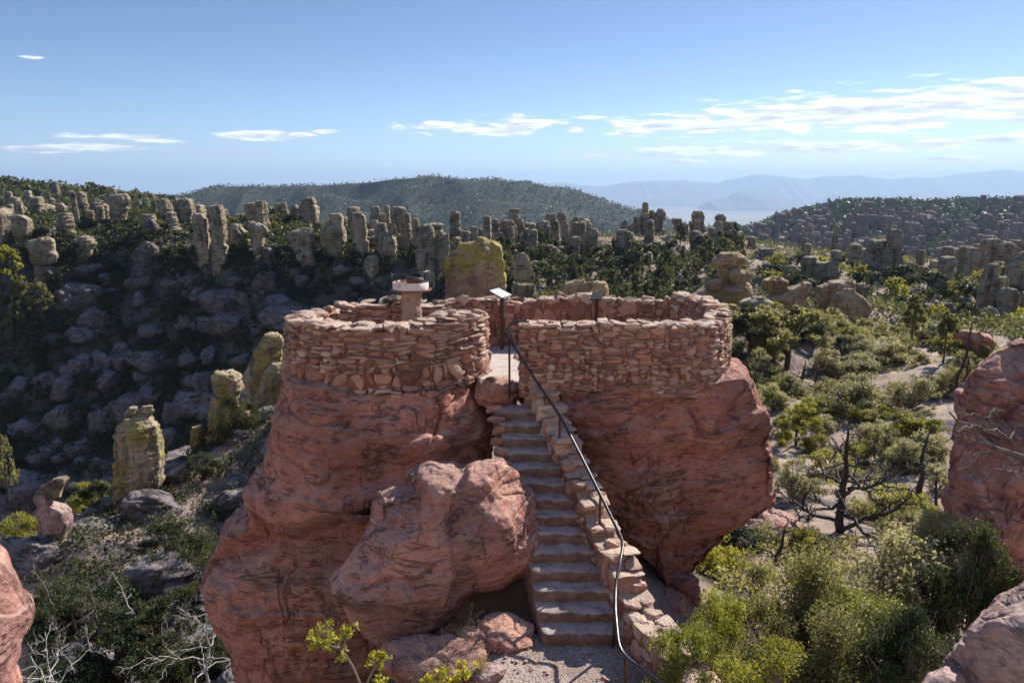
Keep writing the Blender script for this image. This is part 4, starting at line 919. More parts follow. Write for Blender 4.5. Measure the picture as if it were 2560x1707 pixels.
# boulder in front
def groove_c(x, y, s):
    f = smooth(-s, .0, .3)
    g = -.08*np.exp(-((x-.28+.05*np.sin(y*4))/.085)**2)*smooth(y, -1.0, -.7)*f
    g += -.03*np.exp(-((x+.05)/.3)**2-((y-1.25)/.3)**2)*f
    g += .14*np.exp(-((x-.85)/.5)**2-((y-.25)/.7)**2)*f-.16*smooth(x, -.35, -.6)*smooth(y, .1, .5)*f*smooth(x, -1.5, -1.2)
    g += -.10*np.exp(-((y+.48+.35*np.abs(x+.9))/.07)**2)*smooth(x, -1.4, -1.1)*smooth(x, -.3, -.6)*f
    return g
CB = [(768,1325),(800,1280),(835,1230),(850,1165),(872,1130),(930,1110),(933,1082),(990,1062),(1045,1064),(1062,1068),(1090,1056),(1150,1055),(1190,1090),(1225,1140),(1240,1210),(1236,1280),(1200,1330),(1140,1362),(1065,1385),(1055,1400),(1000,1440),(940,1475),(890,1478),(830,1440),(795,1390),(790,1375),(774,1382)]
outline_rock(CB, (1010,1262), 11.8, 1.3, 1.3, 'boulder', 'big pink boulder leaning between left red rock and stairs, sun patches on top', 'boulder', 'boulder', rockd(1.25, .62, .6, .6, 160, 1.1), nth=520, nph=420, pw=.62, groove=groove_c, facets=7, fseed=4)
RB = [(2166,1180),(2160,1150),(2175,1080),(2180,1000),(2195,930),(2215,880),(2240,840),(2280,800),(2320,784),(2400,776),(2490,820),(2540,1000),(2570,1250),(2560,1400),(2480,1480),(2340,1480),(2230,1430),(2185,1320),(2168,1235)]
def groove_r(x, y, s):
    return -.14*np.exp(-((y-1.12-.45*(x+.4)+.1*np.sin(x*5))/.09)**2)*smooth(-s, 0, .3)-.10*np.exp(-((y-1.75-.3*x)/.08)**2)*smooth(-s, -.2, .2)
outline_rock(RB, (2430,1040), 13.2, 1.5, 2.2, 'boulder', 'large mauve-red boulder cut by the right edge, sunlit only along its cracked top', 'boulder', 'boulder', rockd(1.5, .6, 1.0, .9, 170, .9), nth=420, nph=300, pw=.6, groove=groove_r, facets=8, fseed=2)
FB = [(2185,1640),(2163,1575),(2170,1520),(2200,1472),(2240,1432),(2300,1386),(2360,1350),(2450,1320),(2560,1340),(2620,1450),(2600,1700),(2400,1720)]
outline_rock(FB, (2400,1530), 4.6, .7, .8, 'boulder', 'rough pitted pale boulder filling the lower right corner', 'boulder', 'pale', rockd(.55, .62, .5, .8, 181, .9), nth=420, nph=260, pw=.6, facets=7, fseed=6)
outline_rock([(2105,1620),(2112,1572),(2135,1548),(2175,1535),(2215,1545),(2230,1600),(2190,1650)], (2165,1590), 4.5, .25, .25, 'rock', 'small sunlit rock tucked under the pitted pale corner boulder', 'rock', 'pale', rockd(.3, .5, .5, .8, 183), nth=120, nph=80)
LB = [(-60,1225),(-10,1240),(10,1268),(25,1305),(50,1345),(68,1390),(70,1412),(60,1442),(46,1480),(44,1530),(42,1620),(20,1700),(-80,1700),(-160,1600),(-160,1350)]
outline_rock(LB, (-40,1450), 6.2, .7, .9, 'rock_outcrop', 'sunlit pinkish rock cut by the left edge at the bottom', 'rock outcrop', 'boulder', rockd(.8, .5, .7, .8, 190), nth=360, nph=260)
# smaller rocks at the foot of the stairs
def blob_rock(name, c, r, label, mat, seed, n=40, cat='rock', rot=0.0, group=None, parent=None):
    V, Fc = cube(n//2)
    v = V/np.linalg.norm(V, axis=1)[:, None]
    rs = np.random.RandomState(seed)
    pl = rs.normal(size=(15, 3)); pl /= np.linalg.norm(pl, axis=1)[:, None]
    dd = rs.uniform(.68, 1.0, 15)
    rad = np.full(len(v), 1.05)
    for q, d0 in zip(pl, dd):
        c_ = v@q
        rr = np.where(c_ > .05, d0/np.maximum(c_, .05), 9)
        rad = -np.log(np.exp(-34*rad)+np.exp(-34*np.minimum(rr, 3)))/34
    P0 = v*rad[:, None]
    m_ = np.mean(r)
    P1 = P0*np.array(r)
    P1 += v*rockd(max(.25, m_*.8), .75, 1.0, 1.0, seed, .8)(P1+seed, v)[:, None]
    if rot:
        a, b = math.cos(rot), math.sin(rot); P1 = P1@np.array([[a, b, 0], [-b, a, 0], [0, 0, 1]])
    off = np.array([0, 0, P1[:, 2].min()])
    return link(name, mesh(name, P1-off, Fc, M[mat] if isinstance(mat, str) else mat), parent, label, cat if label else None, group, None, np.array(c)+off)
def at_px(px, py, Y): return D(px, py, Y)
for px, py, Y, r, lab, mt, sd in [
    (1160,1462,10.35,(.52,.50,.26),'flat red rock ledge at the left end of the lowest steps','red',8),
    (1122,1550,9.4,(.27,.24,.17),'rounded stone beside the gravel path at the bottom','pale',5),
    (985,1525,9.9,(1.0,.55,.34),'low red ledge of rock under the big pink boulder','red',8),
    (1010,1492,10.6,(.75,.5,.2),'thin slab wedged under the big pink boulder','boulder',9),
    (1105,1490,10.3,(.62,.5,.30),'broken red ledge left of the gravel path','red',12),
    (1146,906,14.72,(.56,.36,.38),'red rock forming the last high step to the platform floor','red',15),
    (1565,1355,14.6,(.40,.5,.55),'dark red rock below the neck of the right red rock','red',18),
    (1545,1395,13.8,(.35,.4,.4),'low shaded rock wedged behind the stair wall','red',21)]:
    PROP.append(blob_rock('rock', at_px(px, py, Y), r, lab, mt, sd, 64))
def flat_rock(px, py, w, hgt, lab, seed, mat='boulder', y=None):
    p = hit(px, py) if y is None else D(px, py, y)
    s = p[1]/F*K
    return blob_rock('rock', p, (w*s/2, w*s/2*.8, hgt*s/2), lab, mat, seed, 56)
flat_rock(1745,1205,190,75,'broad pale rock slab behind the dead shrubs right of the right red rock',31)
flat_rock(1640,1290,110,50,'low pale rock between the right red rock and the bushes',33)
flat_rock(1960,1185,90,36,'small pink rock behind the black dead tree',35)

# ------------------------------------------------------------------ dry stone walls
def stone_shape(rs, L, Hh, Dp, n=5, ex=.5):
    V, Fc = cube(n)
    q = np.sign(V)*np.abs(V)**.9
    v = q/(np.sum(np.abs(q)**8, axis=1)**(1/8))[:, None]
    for _ in range(10):
        nn = rs.normal(size=3)*np.array([1, .6, .9]); nn /= np.linalg.norm(nn)
        dd = rs.uniform(.70, 1.02)
        v = v-np.maximum(0, v@nn-dd)[:, None]*nn
    # skew into an irregular quadrilateral
    v[:, 2] *= 1+rs.uniform(-.28, .28)*v[:, 0]
    v[:, 0] += rs.uniform(-.22, .22)*v[:, 2]
    v = v*np.array([L, Dp, Hh])/2
    sc = min(L, Hh)
    v += (np.stack([gn(v/sc*1.1+rs.uniform(0, 50), 3), gn(v/sc*1.1+rs.uniform(0, 50), 4), gn(v/sc*1.1+rs.uniform(0, 50), 5)], 1))*sc*.13
    v += (v/(np.linalg.norm(v, axis=1)[:, None]+1e-6))*(gn(v/sc*3.2+rs.uniform(0, 50), 6)*sc*.085)[:, None]
    return v, Fc
class Path2:
    def __init__(self, pts, z0, z1, closed=False):
        pts = np.array(pts, float)
        d = np.concatenate([[0], np.cumsum(np.linalg.norm(np.diff(pts, axis=0), axis=1))])
        s = np.linspace(0, d[-1], 200)
        q = np.stack([np.interp(s, d, pts[:, i]) for i in (0, 1)], 1)
        for _ in range(14):
            q[1:-1] = (q[:-2]+2*q[1:-1]+q[2:])/4
        self.q = q; self.s = np.concatenate([[0], np.cumsum(np.linalg.norm(np.diff(q, axis=0), axis=1))]); self.L = self.s[-1]
        self.t = np.gradient(q, axis=0); self.t /= np.linalg.norm(self.t, axis=1)[:, None]
        self.z0, self.z1 = z0, z1
    def at(self, s):
        x, y = (np.interp(s, self.s, self.q[:, i]) for i in (0, 1))
        tx, ty = (np.interp(s, self.s, self.t[:, i]) for i in (0, 1))
        n = math.hypot(tx, ty)
        return np.array([x, y]), np.array([tx, ty])/n
def pack(rs, L, Hm, ch, cw, size):
    ns, nz = int(L/cw), int(Hm/ch)
    occ = np.zeros((nz, ns), bool); out = []
    for i in range(nz):
        j = 0
        while j < ns:
            if occ[i, j]: j += 1; continue
            w, h = size(rs, i*ch, j*cw)
            w = max(2, int(round(w/cw))); h = max(1, int(round(h/ch)))
            k = j
            while k < ns and k < j+w and not occ[i, k]: k += 1
            w = k-j
            if ns-k < 3 and not occ[i, k:].any(): w = ns-j
            hh = 0
            while hh < h and i+hh < nz and not occ[i+hh, j:j+w].any(): hh += 1
            occ[i:i+hh, j:j+w] = True
            out.append((j*cw, i*ch, w*cw, hh*ch))
            j += w
    return out
def stone_wall(name, label, path, thick, size, seed, top_j=.05, sides=(1, -1), mat='stone', n=5, tonef=None, flare=0.0, gapz=.008, cap=True, capmat='cope', capsize=(.12, .46), short=None, jut=.05):
    """root Empty > masonry (mortar core as a sub-part) and coping"""
    rs = np.random.RandomState(seed)
    p0, _ = path.at(0)
    base = np.array([path.q[:, 0].mean(), path.q[:, 1].mean(), min(path.z0(0), path.z0(path.L))])
    root = link(name, None, None, label, 'stone wall', None, None, base)
    mb = MB(); core = MB(); cope = MB()
    Hm = max(path.z1(s)-path.z0(s) for s in np.linspace(0, path.L, 30))
    for sd in sides:
        for (s, z, w, h) in pack(rs, path.L, Hm, .03, .05, size):
            sc = s+w/2; zc = path.z0(sc)+z+h/2
            if zc+h*.2 > path.z1(sc)+rs.uniform(-.03, .02): continue
            (x, y), (tx, ty) = path.at(sc)
            nx, ny = ty*sd, -tx*sd
            dp = rs.uniform(.75, 1.25)*min(.36, thick*.62)
            V, Fc = stone_shape(rs, w*1.12+.012, h*1.14+.012-gapz, dp, n if sd == 1 else 4)
            V[:, 1] += dp*.02
            r = rs.normal(0, .05); c_, s_ = math.cos(r), math.sin(r)
            a = V[:, 0]*c_-V[:, 2]*s_; b = V[:, 0]*s_+V[:, 2]*c_
            fl = flare*(1-z/max(Hm, .1))
            off = thick/2-dp/2+rs.uniform(-.02, jut)+fl
            px = x+tx*a+nx*(off+V[:, 1]); py = y+ty*a+ny*(off+V[:, 1])
            tone = rs.normal(.46, .23) if tonef is None else tonef(rs, s, z)
            if rs.rand() < .03: tone = rs.uniform(.8, .95)
            mb.add(np.stack([px, py, zc+b], 1)-base, Fc, float(np.clip(tone, 0, 1)))
    ss = np.linspace(0, path.L, 160); rows = []
    for s in ss:
        (x, y), (tx, ty) = path.at(s); z0, z1 = path.z0(s), path.z1(s)-.05
        nx, ny = ty, -tx; k = thick/2-.038
        ring = [(k+flare, z0-.05), (k, (z0+z1)/2), (k, z1), (-k, z1), (-k, z0-.05)]
        rows.append([(x+nx*a, y+ny*a, b) for a, b in ring])
    G = np.array(rows); G += .02*np.stack([gn(G.reshape(-1, 3)*6, 1), gn(G.reshape(-1, 3)*6, 2), gn(G.reshape(-1, 3)*6, 3)], 1).reshape(G.shape)
    Fg = grid_faces(len(ss), 5, True)[:, ::-1]
    ends = np.array([[0, 1, 2, 3, 4], [len(G)*5-5+i for i in (4, 3, 2, 1, 0)]])
    core.add(G.reshape(-1, 3)-base, [Fg, ends], .45)
    masonry = link('masonry', mb.mesh('masonry', M[mat], False), root)
    link('mortar', core.mesh('mortar', M['mortar'], False), masonry)
    if cap:
        s = 0.0
        while s < path.L-.05:
            w = min(rs.uniform(*capsize), path.L-s)
            for row in range(max(1, int(round(thick/.3)))):
                (x, y), (tx, ty) = path.at(s+w/2); nx, ny = ty, -tx
                nr = max(1, int(round(thick/.3)))
                off = (row-(nr-1)/2)*thick/nr+rs.normal(0, .02)
                h = rs.uniform(.035, .085)+max(0, rs.normal(0, top_j))
                V, Fc = stone_shape(rs, w*rs.uniform(.9, 1.12), h, thick/nr*rs.uniform(1.0, 1.3), n+1)
                r = rs.normal(0, .14); c_, s_ = math.cos(r), math.sin(r)
                a = V[:, 0]*c_-V[:, 2]*s_; b = V[:, 0]*s_+V[:, 2]*c_
                cope.add(np.stack([x+tx*a+nx*(off+V[:, 1]), y+ty*a+ny*(off+V[:, 1]), path.z1(s+w/2)+b+h*.12+rs.normal(0, .018)], 1)-base, Fc, float(np.clip(rs.normal(.4, .2), 0, 1)))
            s += w
        link('coping', cope.mesh('coping', M[capmat], False), root)
    return root
# the round turret on the left
cxL, cyL, rxL, ryL = -2.72, 16.28, 1.93, 1.80
arcL = [(cxL+rxL*math.cos(math.radians(a)), cyL+ryL*math.sin(math.radians(a))) for a in np.linspace(-8, -308, 60)]
pL = Path2(arcL, lambda s: -4.10+.05*math.sin(s*1.3), lambda s: -2.74+.035*math.sin(s*1.9)+.05*math.sin(s*.7+1)-.13*float(smooth(s, 5.2, 7.0)))
def size_left(rs, z, s):
    if .16 < z < .44 and rs.rand() < .55: return rs.uniform(.28, .55), rs.uniform(.2, .34)
    if z < .16: return rs.uniform(.12, .4), rs.uniform(.04, .09)
    return rs.uniform(.16, .58), rs.choice([.03, .06, .06, .06, .06, .09, .12])
# the outer face lies on the left of the walking direction for this arc
LW = stone_wall('stone_wall', 'round stone turret wall on the left red rock, ragged flat stones over big boulders', pL, .60, size_left, 11, .06, (-1, 1) if False else (1, -1), n=6, flare=.06, capmat='cope', jut=.07)
pR = Path2([(.16,14.72),(.9,14.66),(2,14.62),(3.2,14.72),(4.05,15.15),(4.55,16.0),(4.72,17.2),(4.45,18.2),(4.1,18.55)], lambda s: -4.13+.05*math.sin(s*1.7), lambda s: -2.76+.05*math.sin(s*.8+.4)+(.08 if s > 4.6 else 0))
def size_right(rs, z, s):
    if z < .25: return rs.uniform(.14, .45), rs.choice([.06, .06, .09])
    return rs.uniform(.13, .42), rs.choice([.03, .06, .06, .06, .09, .09, .12, .15])
RW = stone_wall('stone_wall', 'long stone wall right of the entrance with neat coursed stones and rounded right corner', pR, .46, size_right, 12, .04, (1, -1), n=6, flare=.05, jut=.04)
pB = Path2([(-1.75,18.0),(-1.0,18.5),(.3,18.85),(2.2,19.0),(3.6,18.85),(4.05,18.7)], lambda s: -4.1, lambda s: -2.86+.06*math.sin(s*2.1)+.03*math.sin(s*5+1))
def size_back(rs, z, s):
    if z > .3 and rs.rand() < .22: return rs.uniform(.3, .5), rs.uniform(.24, .4)
    return rs.uniform(.15, .45), rs.choice([.06, .09, .12, .15, .18])
BW = stone_wall('stone_wall', 'low back wall of the viewing platform behind the two signs, large angular stones', pB, .45, size_back, 13, .06, (1, -1), n=6, jut=.05)
# single loose stones lying on the wall tops
for px, py, Y, r, lab, sd in [(905,692,18.0,(.32,.25,.16),'rounded grey stone lying on the turret rim left of the drum pedestal',41),
    (1002,700,18.0,(.13,.12,.11),'square pinkish stone on the turret rim right of the drum pedestal',42),
    (1075,692,18.35,(.09,.08,.15),'upright pale stone standing at the left end of the back wall',43),
    (1592,706,18.55,(.17,.1,.2),'pointed grey stone leaning up where back wall meets right wall',44),
    (1285,682,18.95,(.16,.12,.12),'dark flaky stone lying highest on the back wall',45),
    (1330,680,18.95,(.2,.12,.07),'thin tilted stone beside the dark flaky stone on the back wall',46)]:
    PROP.append(blob_rock('stone', at_px(px, py, Y), r, lab, 'pale' if sd in (43, 44) else 'hoodoo', sd, 28, 'stone'))
# floor of the platform
fx = np.linspace(-1, 1, 70)
GX, GY = np.meshgrid(fx, fx)
kk = (np.abs(GX)**8+np.abs(GY)**8+1e-9)**(1/8); mx_ = np.maximum(np.abs(GX), np.abs(GY))+1e-9
flo = MB()
def floor_piece(X, Y, dz):
    Zf = FLOOR+dz+.02*fbm(np.stack([X.ravel()*2, Y.ravel()*2, 0*X.ravel()], 1), 4, 9).reshape(X.shape)
    Zf = Zf-.3*smooth(np.maximum(np.abs(GX), np.abs(GY)), .97, 1.0)
    flo.add(np.stack([X, Y, Zf], -1).reshape(-1, 3), grid_faces(70, 70))
floor_piece(1.72+2.55*GX*mx_/kk, 16.62+1.86*GY*mx_/kk, 0)
floor_piece(cxL+1.75*GX*np.sqrt(1-GY**2/2), cyL+1.62*GY*np.sqrt(1-GX**2/2), -.012)
link('floor', flo.mesh('floor', M['floor']), kind='structure')

# ------------------------------------------------------------------ stairs, stair wall, path
NS = 14; SY0, SY1, SZ0, SZ1 = 10.1, 14.35, -6.8, -4.36
def step_z(Y): return SZ0+np.clip((Y-SY0)/(SY1-SY0), 0, 1)*(SZ1-SZ0)
def xl_(Y): return .40-(Y-10.6)*.19
def xr_(Y): return 1.55-(Y-10.6)*.325
stairs = link('staircase', None, None, 'steep flight of worn grey stone steps climbing to the platform', 'staircase', None, None, (.9, 10.5, -6.8))
base = np.array([.9, 10.5, -6.8])
for i in range(NS):
    y0 = SY0+(SY1-SY0)*i/NS; y1 = SY0+(SY1-SY0)*(i+1)/NS+.22
    zt = SZ0+(SZ1-SZ0)*(i+1)/NS
    rs = np.random.RandomState(300+i)
    V, Fc = cube(14)
    v = V*np.array([1, 1, 1.0])
    v = np.sign(v)*(1-(1-np.abs(v))*1.0)
    k = (np.sum(np.abs(v)**18, axis=1)**(1/18))
    v = v/k[:, None]
    yy = (y0+y1)/2+v[:, 1]*(y1-y0)/2
    xa = xl_(yy)-.06+.05*rs.rand(); xb = xr_(yy)+.12
    xx = (xa+xb)/2+v[:, 0]*(xb-xa)/2
    zb = zt-.55
    zz = (zt+zb)/2+v[:, 2]*(zt-zb)/2
    q = np.stack([xx, yy, zz], 1)
    ed = smooth(-v[:, 1], .75, 1.0)
    q += np.stack([0*xx, .034*fbm(q*np.array([7, 2.5, 7])+i*3, 4, 21), .032*fbm(q*np.array([4, 5, 2])+i*5, 4, 22)-.02*ed*smooth(v[:, 2], .8, 1)], 1)
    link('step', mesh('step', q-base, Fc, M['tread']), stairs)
# rough stone edging on the left of the upper stairs
mbk = MB(); rs = np.random.RandomState(77)
for Yk in np.arange(11.6, 14.4, .24):
    for r_ in range(1):
        V, Fc = stone_shape(rs, rs.uniform(.10, .17), rs.uniform(.12, .2), rs.uniform(.26, .36), 6)
        mbk.add(V@np.array([[0, 1, 0], [-1, 0, 0], [0, 0, 1.0]])+np.array([xl_(Yk)-.07-.16*r_, Yk, step_z(Yk)+.05-.16*r_])-base, Fc, float(rs.uniform(.25, .6)))
link('edging', mbk.mesh('edging', M['stone']), stairs)
# stair wall on the right
pC = Path2([(xr_(y)+(.30 if y > 10 else .30), y) for y in (14.75, 14.0, 13, 12, 11.2, 10.6, 9.9, 9.2, 8.3, 7.4)],
           lambda s: float(step_z(14.75-s*.955))-.55, lambda s: float(step_z(14.75-s*.955))+.36+(.10 if s > 3.9 else 0)+.05*math.sin(s*5))
def size_c(rs, z, s): return rs.uniform(.18, .5), rs.choice([.12, .15, .21, .27, .33])
CW = stone_wall('stone_wall', 'low sloping stone wall along the right side of the stairs, its lower end in sunlight', pC, .52, size_c, 14, .05, (1, -1), n=6, flare=.02, capsize=(.2, .42), jut=.03)
# gravel path at the foot
px_ = np.linspace(-.9, 2.2, 60); py_ = np.linspace(3.5, 10.4, 120)
GX, GY = np.meshgrid(px_, py_)
gp = np.stack([GX.ravel(), GY.ravel(), 0*GX.ravel()], 1)
zp = -6.82+.018*fbm(gp*2.2, 4, 31)+.006*fbm(gp*14, 2, 33)
zp -= .35*smooth(GX.ravel(), -.1+.0*GX.ravel(), -.9)+.1*smooth(GX.ravel(), 1.7, 2.2)
link('path', mesh('path', np.stack([gp[:, 0], gp[:, 1], zp], 1), grid_faces(120, 60), M['path']), kind='structure')

# pebbles, chips and leaf litter on the path and the lower steps
rs = np.random.RandomState(61); mbp = MB()
for k in range(420):
    x, y = rs.uniform(-.5, 1.75), rs.uniform(7.5, 10.6)
    if rs.rand() > abs(x-.7)/1.3+.18: continue
    V, Fc = cube(2); v = V/np.linalg.norm(V, axis=1)[:, None]
    r = rs.uniform(.008, .03)*np.array([1.3, 1, .7]); q = v*r*(1+.25*rs.normal(size=(len(v), 1)))
    mbp.add(q+np.array([x, y, -6.81+r[2]*.4]), Fc, float(rs.uniform(.1, .8)))
link('gravel', mbp.mesh('gravel', M['stone']), None, 'loose chips and pebbles on the gravel path', 'gravel', None, 'stuff')

# ------------------------------------------------------------------ handrail
hr = link('handrail', None, None, 'black bent pipe handrail on thin posts following the stairs', 'handrail', None, None, (1.3, 10.0, -6.8))
hb = np.array([1.3, 10.0, -6.8])
RP = [D(1215,738,14.52), D(1185,737,14.46), D(1172,742,14.44), D(1165,758,14.42), D(1167,772,14.38), D(1180,795,14.2), D(1235,880,13.62), D(1288,958,13.05), D(1335,1048,12.35), D(1381,1140,11.65), D(1426,1232,11.0), D(1432,1250,10.88), D(1424,1290,10.5), D(1414,1345,10.1), D(1413,1400,9.65), D(1420,1475,9.05), D(1426,1495,8.92), D(1445,1515,8.75), D(1525,1573,8.25), D(1690,1690,7.4)]
RP = np.array(RP)
def smooth_line(p, m=8):
    d = np.concatenate([[0], np.cumsum(np.linalg.norm(np.diff(p, axis=0), axis=1))])
    s = np.linspace(0, d[-1], len(p)*m)
    return np.stack([np.interp(s, d, p[:, i]) for i in range(3)], 1)
rl = smooth_line(RP)
for _ in range(3): rl[1:-1] = (rl[:-2]+2*rl[1:-1]+rl[2:])/4
V, Fc = tube(rl-hb, .026, 12)
link('rail', mesh('rail', V, Fc, M['rail']), hr)
for (px, py, Y, zb) in [(1170, 783, 14.3, -4.15), (1286, 956, 13.06, None), (1379, 1136, 11.68, None), (1413, 1350, 10.05, -6.9), (1437, 1506, 8.82, -6.9)]:
    p = D(px, py, Y)
    zb = float(step_z(Y))-.1 if zb is None else zb
    V, Fc = tube(np.array([(p[0], p[1], zb), (p[0], p[1], p[2])])-hb, .022, 10)
    link('post', mesh('post', V, Fc, M['railpost']), hr)

# ------------------------------------------------------------------ the two signs
def sign(label, base, ztop, corners, mats, thick=.03, art=True):
    base = np.array(base)
    r = link('sign', None, None, label, 'sign', None, None, base)
    V, Fc = box(.09, .09, ztop-base[2], 1); V[:, 2] += (ztop-base[2])/2
    link('post', mesh('post', V, Fc, M['signpost'], False), r)
    c = np.array(corners)-base                      # near-left, far-left, far-right, near-right
    n = np.cross(c[3]-c[0], c[1]-c[0]); n /= np.linalg.norm(n)
    if n[2] < 0: n = -n
    Vp = np.vstack([c-n*thick, c])
    Fp = np.array([[4, 5, 6, 7], [3, 2, 1, 0], [0, 1, 5, 4], [1, 2, 6, 5], [2, 3, 7, 6], [3, 0, 4, 7]])
    pn = link('panel', mesh('panel', Vp, Fp, [M[mats[0]], M[mats[1]]], False, None, [0, 1, 1, 1, 1, 1]), r)
    if art:
        def at(u, v): return (c[0]*(1-u)+c[3]*u)*(1-v)+(c[1]*(1-u)+c[2]*u)*v+n*.004
        mb = MB()
        rr = [(0.5+.30*math.cos(a)*(1+.18*math.sin(3*a)), .48+.30*math.sin(a)*(1+.2*math.cos(2*a))) for a in np.linspace(0, 2*math.pi, 24, endpoint=False)]
        mb.add(np.array([at(u, v) for u, v in rr]), np.array([list(range(24))]))
        for k in range(3): mb.add(np.array([at(.2, .86-.035*k), at(.75, .86-.035*k), at(.75, .87-.035*k), at(.2, .87-.035*k)]), np.array([[0, 1, 2, 3]]))
        link('printed_map', mb.mesh('printed_map', M['signgrey'], False), pn)
    return r
p = D(1155, 800, 17.95)
sx_ = D(1148, 685, 17.9)
def pt(fx_, fy_, Y): return P(960+fx_*320/2352, 650+fy_*320/2352, Y)
sign('white information sign with a printed map on a brown post, glaring in the sun', (p[0]-.02, 17.95, FLOOR-.05), float(D(1145, 683, 17.95)[2])-.02,
     [pt(2170, 690, 17.55), pt(1940, 560, 17.72), pt(2110, 515, 18.2), pt(2350, 640, 18.03)], ('signwhite', 'signpost'))
def pd(x, y, Y): return P(1280+x*580/2352, 480+y*580/2352, Y)
p2 = pd(862, 1100, 18.25)
sign('dark-backed tilted sign on a brown post near the middle of the back wall', (p2[0], 18.3, FLOOR-.05), float(pd(862, 1085, 18.25)[2]),
     [pd(785, 1085, 18.1), pd(822, 1006, 18.45), pd(940, 1008, 18.45), pd(905, 1088, 18.1)], ('signdark', 'signdark'), art=False)

# ------------------------------------------------------------------ viewing drum on its pedestal
pc = D(945, 700, 16.45); px0 = float(pc[0])
vb = np.array([px0, 16.45, FLOOR-.03])
vw = link('viewing_drum', None, None, 'round white metal viewing drum with sighting pipe on a rough stone pedestal', 'viewing drum', None, None, vb)
zdb = float(P(1085, 650+575*.136, 16.05)[2]); zdt = float(P(1085, 650+448*.136, 16.05)[2]); Rd = .405
hz = np.linspace(0, zdb-vb[2]-.02, 26)
rad = .215+.075*np.exp(-hz/.45)
th = np.arange(48)/48*2*math.pi
G = np.stack([rad[:, None]*np.cos(th), rad[:, None]*np.sin(th), np.repeat(hz[:, None], 48, 1)], -1).reshape(-1, 3)
nn = G*np.array([1, 1, 0]); nn /= np.linalg.norm(nn, axis=1)[:, None]
G += nn*(.06*fbm(G*6, 4, 3))[:, None]
link('pedestal', mesh('pedestal', G, grid_faces(26, 48, True), M['cement']), vw)
def ring_mesh(prof, k=64, tilt=None):
    prof = np.array(prof); th = np.arange(k)/k*2*math.pi
    V = np.stack([prof[:, 0][:, None]*np.cos(th), prof[:, 0][:, None]*np.sin(th), np.repeat(prof[:, 1][:, None], k, 1)], -1).reshape(-1, 3)
    return V, grid_faces(len(prof), k, True)
b0, t0 = zdb-vb[2], zdt-vb[2]
V, Fc = ring_mesh([(.001, b0-.03), (.45, b0-.03), (.455, b0-.015), (.45, b0), (Rd+.01, b0+.002)])
link('flange', mesh('flange', V, Fc, M['rust'], False), vw)
V, Fc = ring_mesh([(Rd, b0), (Rd, t0), (Rd-.012, t0+.004), (Rd-.014, t0-.05)])
drum = link('drum', mesh('drum', V, Fc, M['drum']), vw)
V, Fc = ring_mesh([(Rd-.014, t0-.035), (.2, t0-.02), (.001, t0-.015)])
link('drum_plate', mesh('drum_plate', V, Fc, M['rust']), vw)
for a in np.linspace(105, 255, 8):
    ar = math.radians(a); x, y = (Rd-.02)*math.cos(ar), (Rd-.02)*math.sin(ar)
    tx, ty = -math.sin(ar), math.cos(ar)
    q = np.array([(x-tx*.03, y-ty*.03, t0-.03), (x+tx*.05, y+ty*.05, t0-.03), (x+tx*.05, y+ty*.05, t0+.035)])
    link('pointer_fin', mesh('pointer_fin', np.vstack([q, q-np.array([math.cos(ar), math.sin(ar), 0])*.006]), [np.array([[0, 1, 2], [5, 4, 3]]), np.array([[0, 3, 4, 1], [1, 4, 5, 2], [2, 5, 3, 0]])], M['rust'], False), vw)
zh = float(P(1085, 680, 16.45)[2])-vb[2]
arc = [(.415*math.cos(a), .415*math.sin(a), zh+.035*math.cos(a)) for a in np.linspace(math.radians(-178), math.radians(2), 40)]
V, Fc = tube(arc, .013, 8); hoop = link('hoop', mesh('hoop', V, Fc, M['rail']), vw)
for a in (-178, 2, -170, -6):
    ar = math.radians(a)
    V, Fc = tube([(.415*math.cos(ar), .415*math.sin(ar), b0), (.415*math.cos(ar), .415*math.sin(ar), zh+.03*math.cos(ar))], .009, 6)
    link('hoop_post', mesh('hoop_post', V, Fc, M['rail']), vw)
ta, tb = P(960+405*.136, 650+320*.136, 16.42)-vb, P(960+715*.136, 650+378*.136, 16.25)-vb
V, Fc = tube([ta, tb], .045, 20)
tb_ = link('sighting_pipe', mesh('sighting_pipe', V, Fc, M['tubemetal']), vw)
V, Fc = box(.34, .05, .10, 2); V[:, 2] += -.085; V[:, 2] -= .22*V[:, 0]
link('pipe_bracket', mesh('pipe_bracket', V+(ta+tb)/2, Fc, M['rust'], False), tb_)
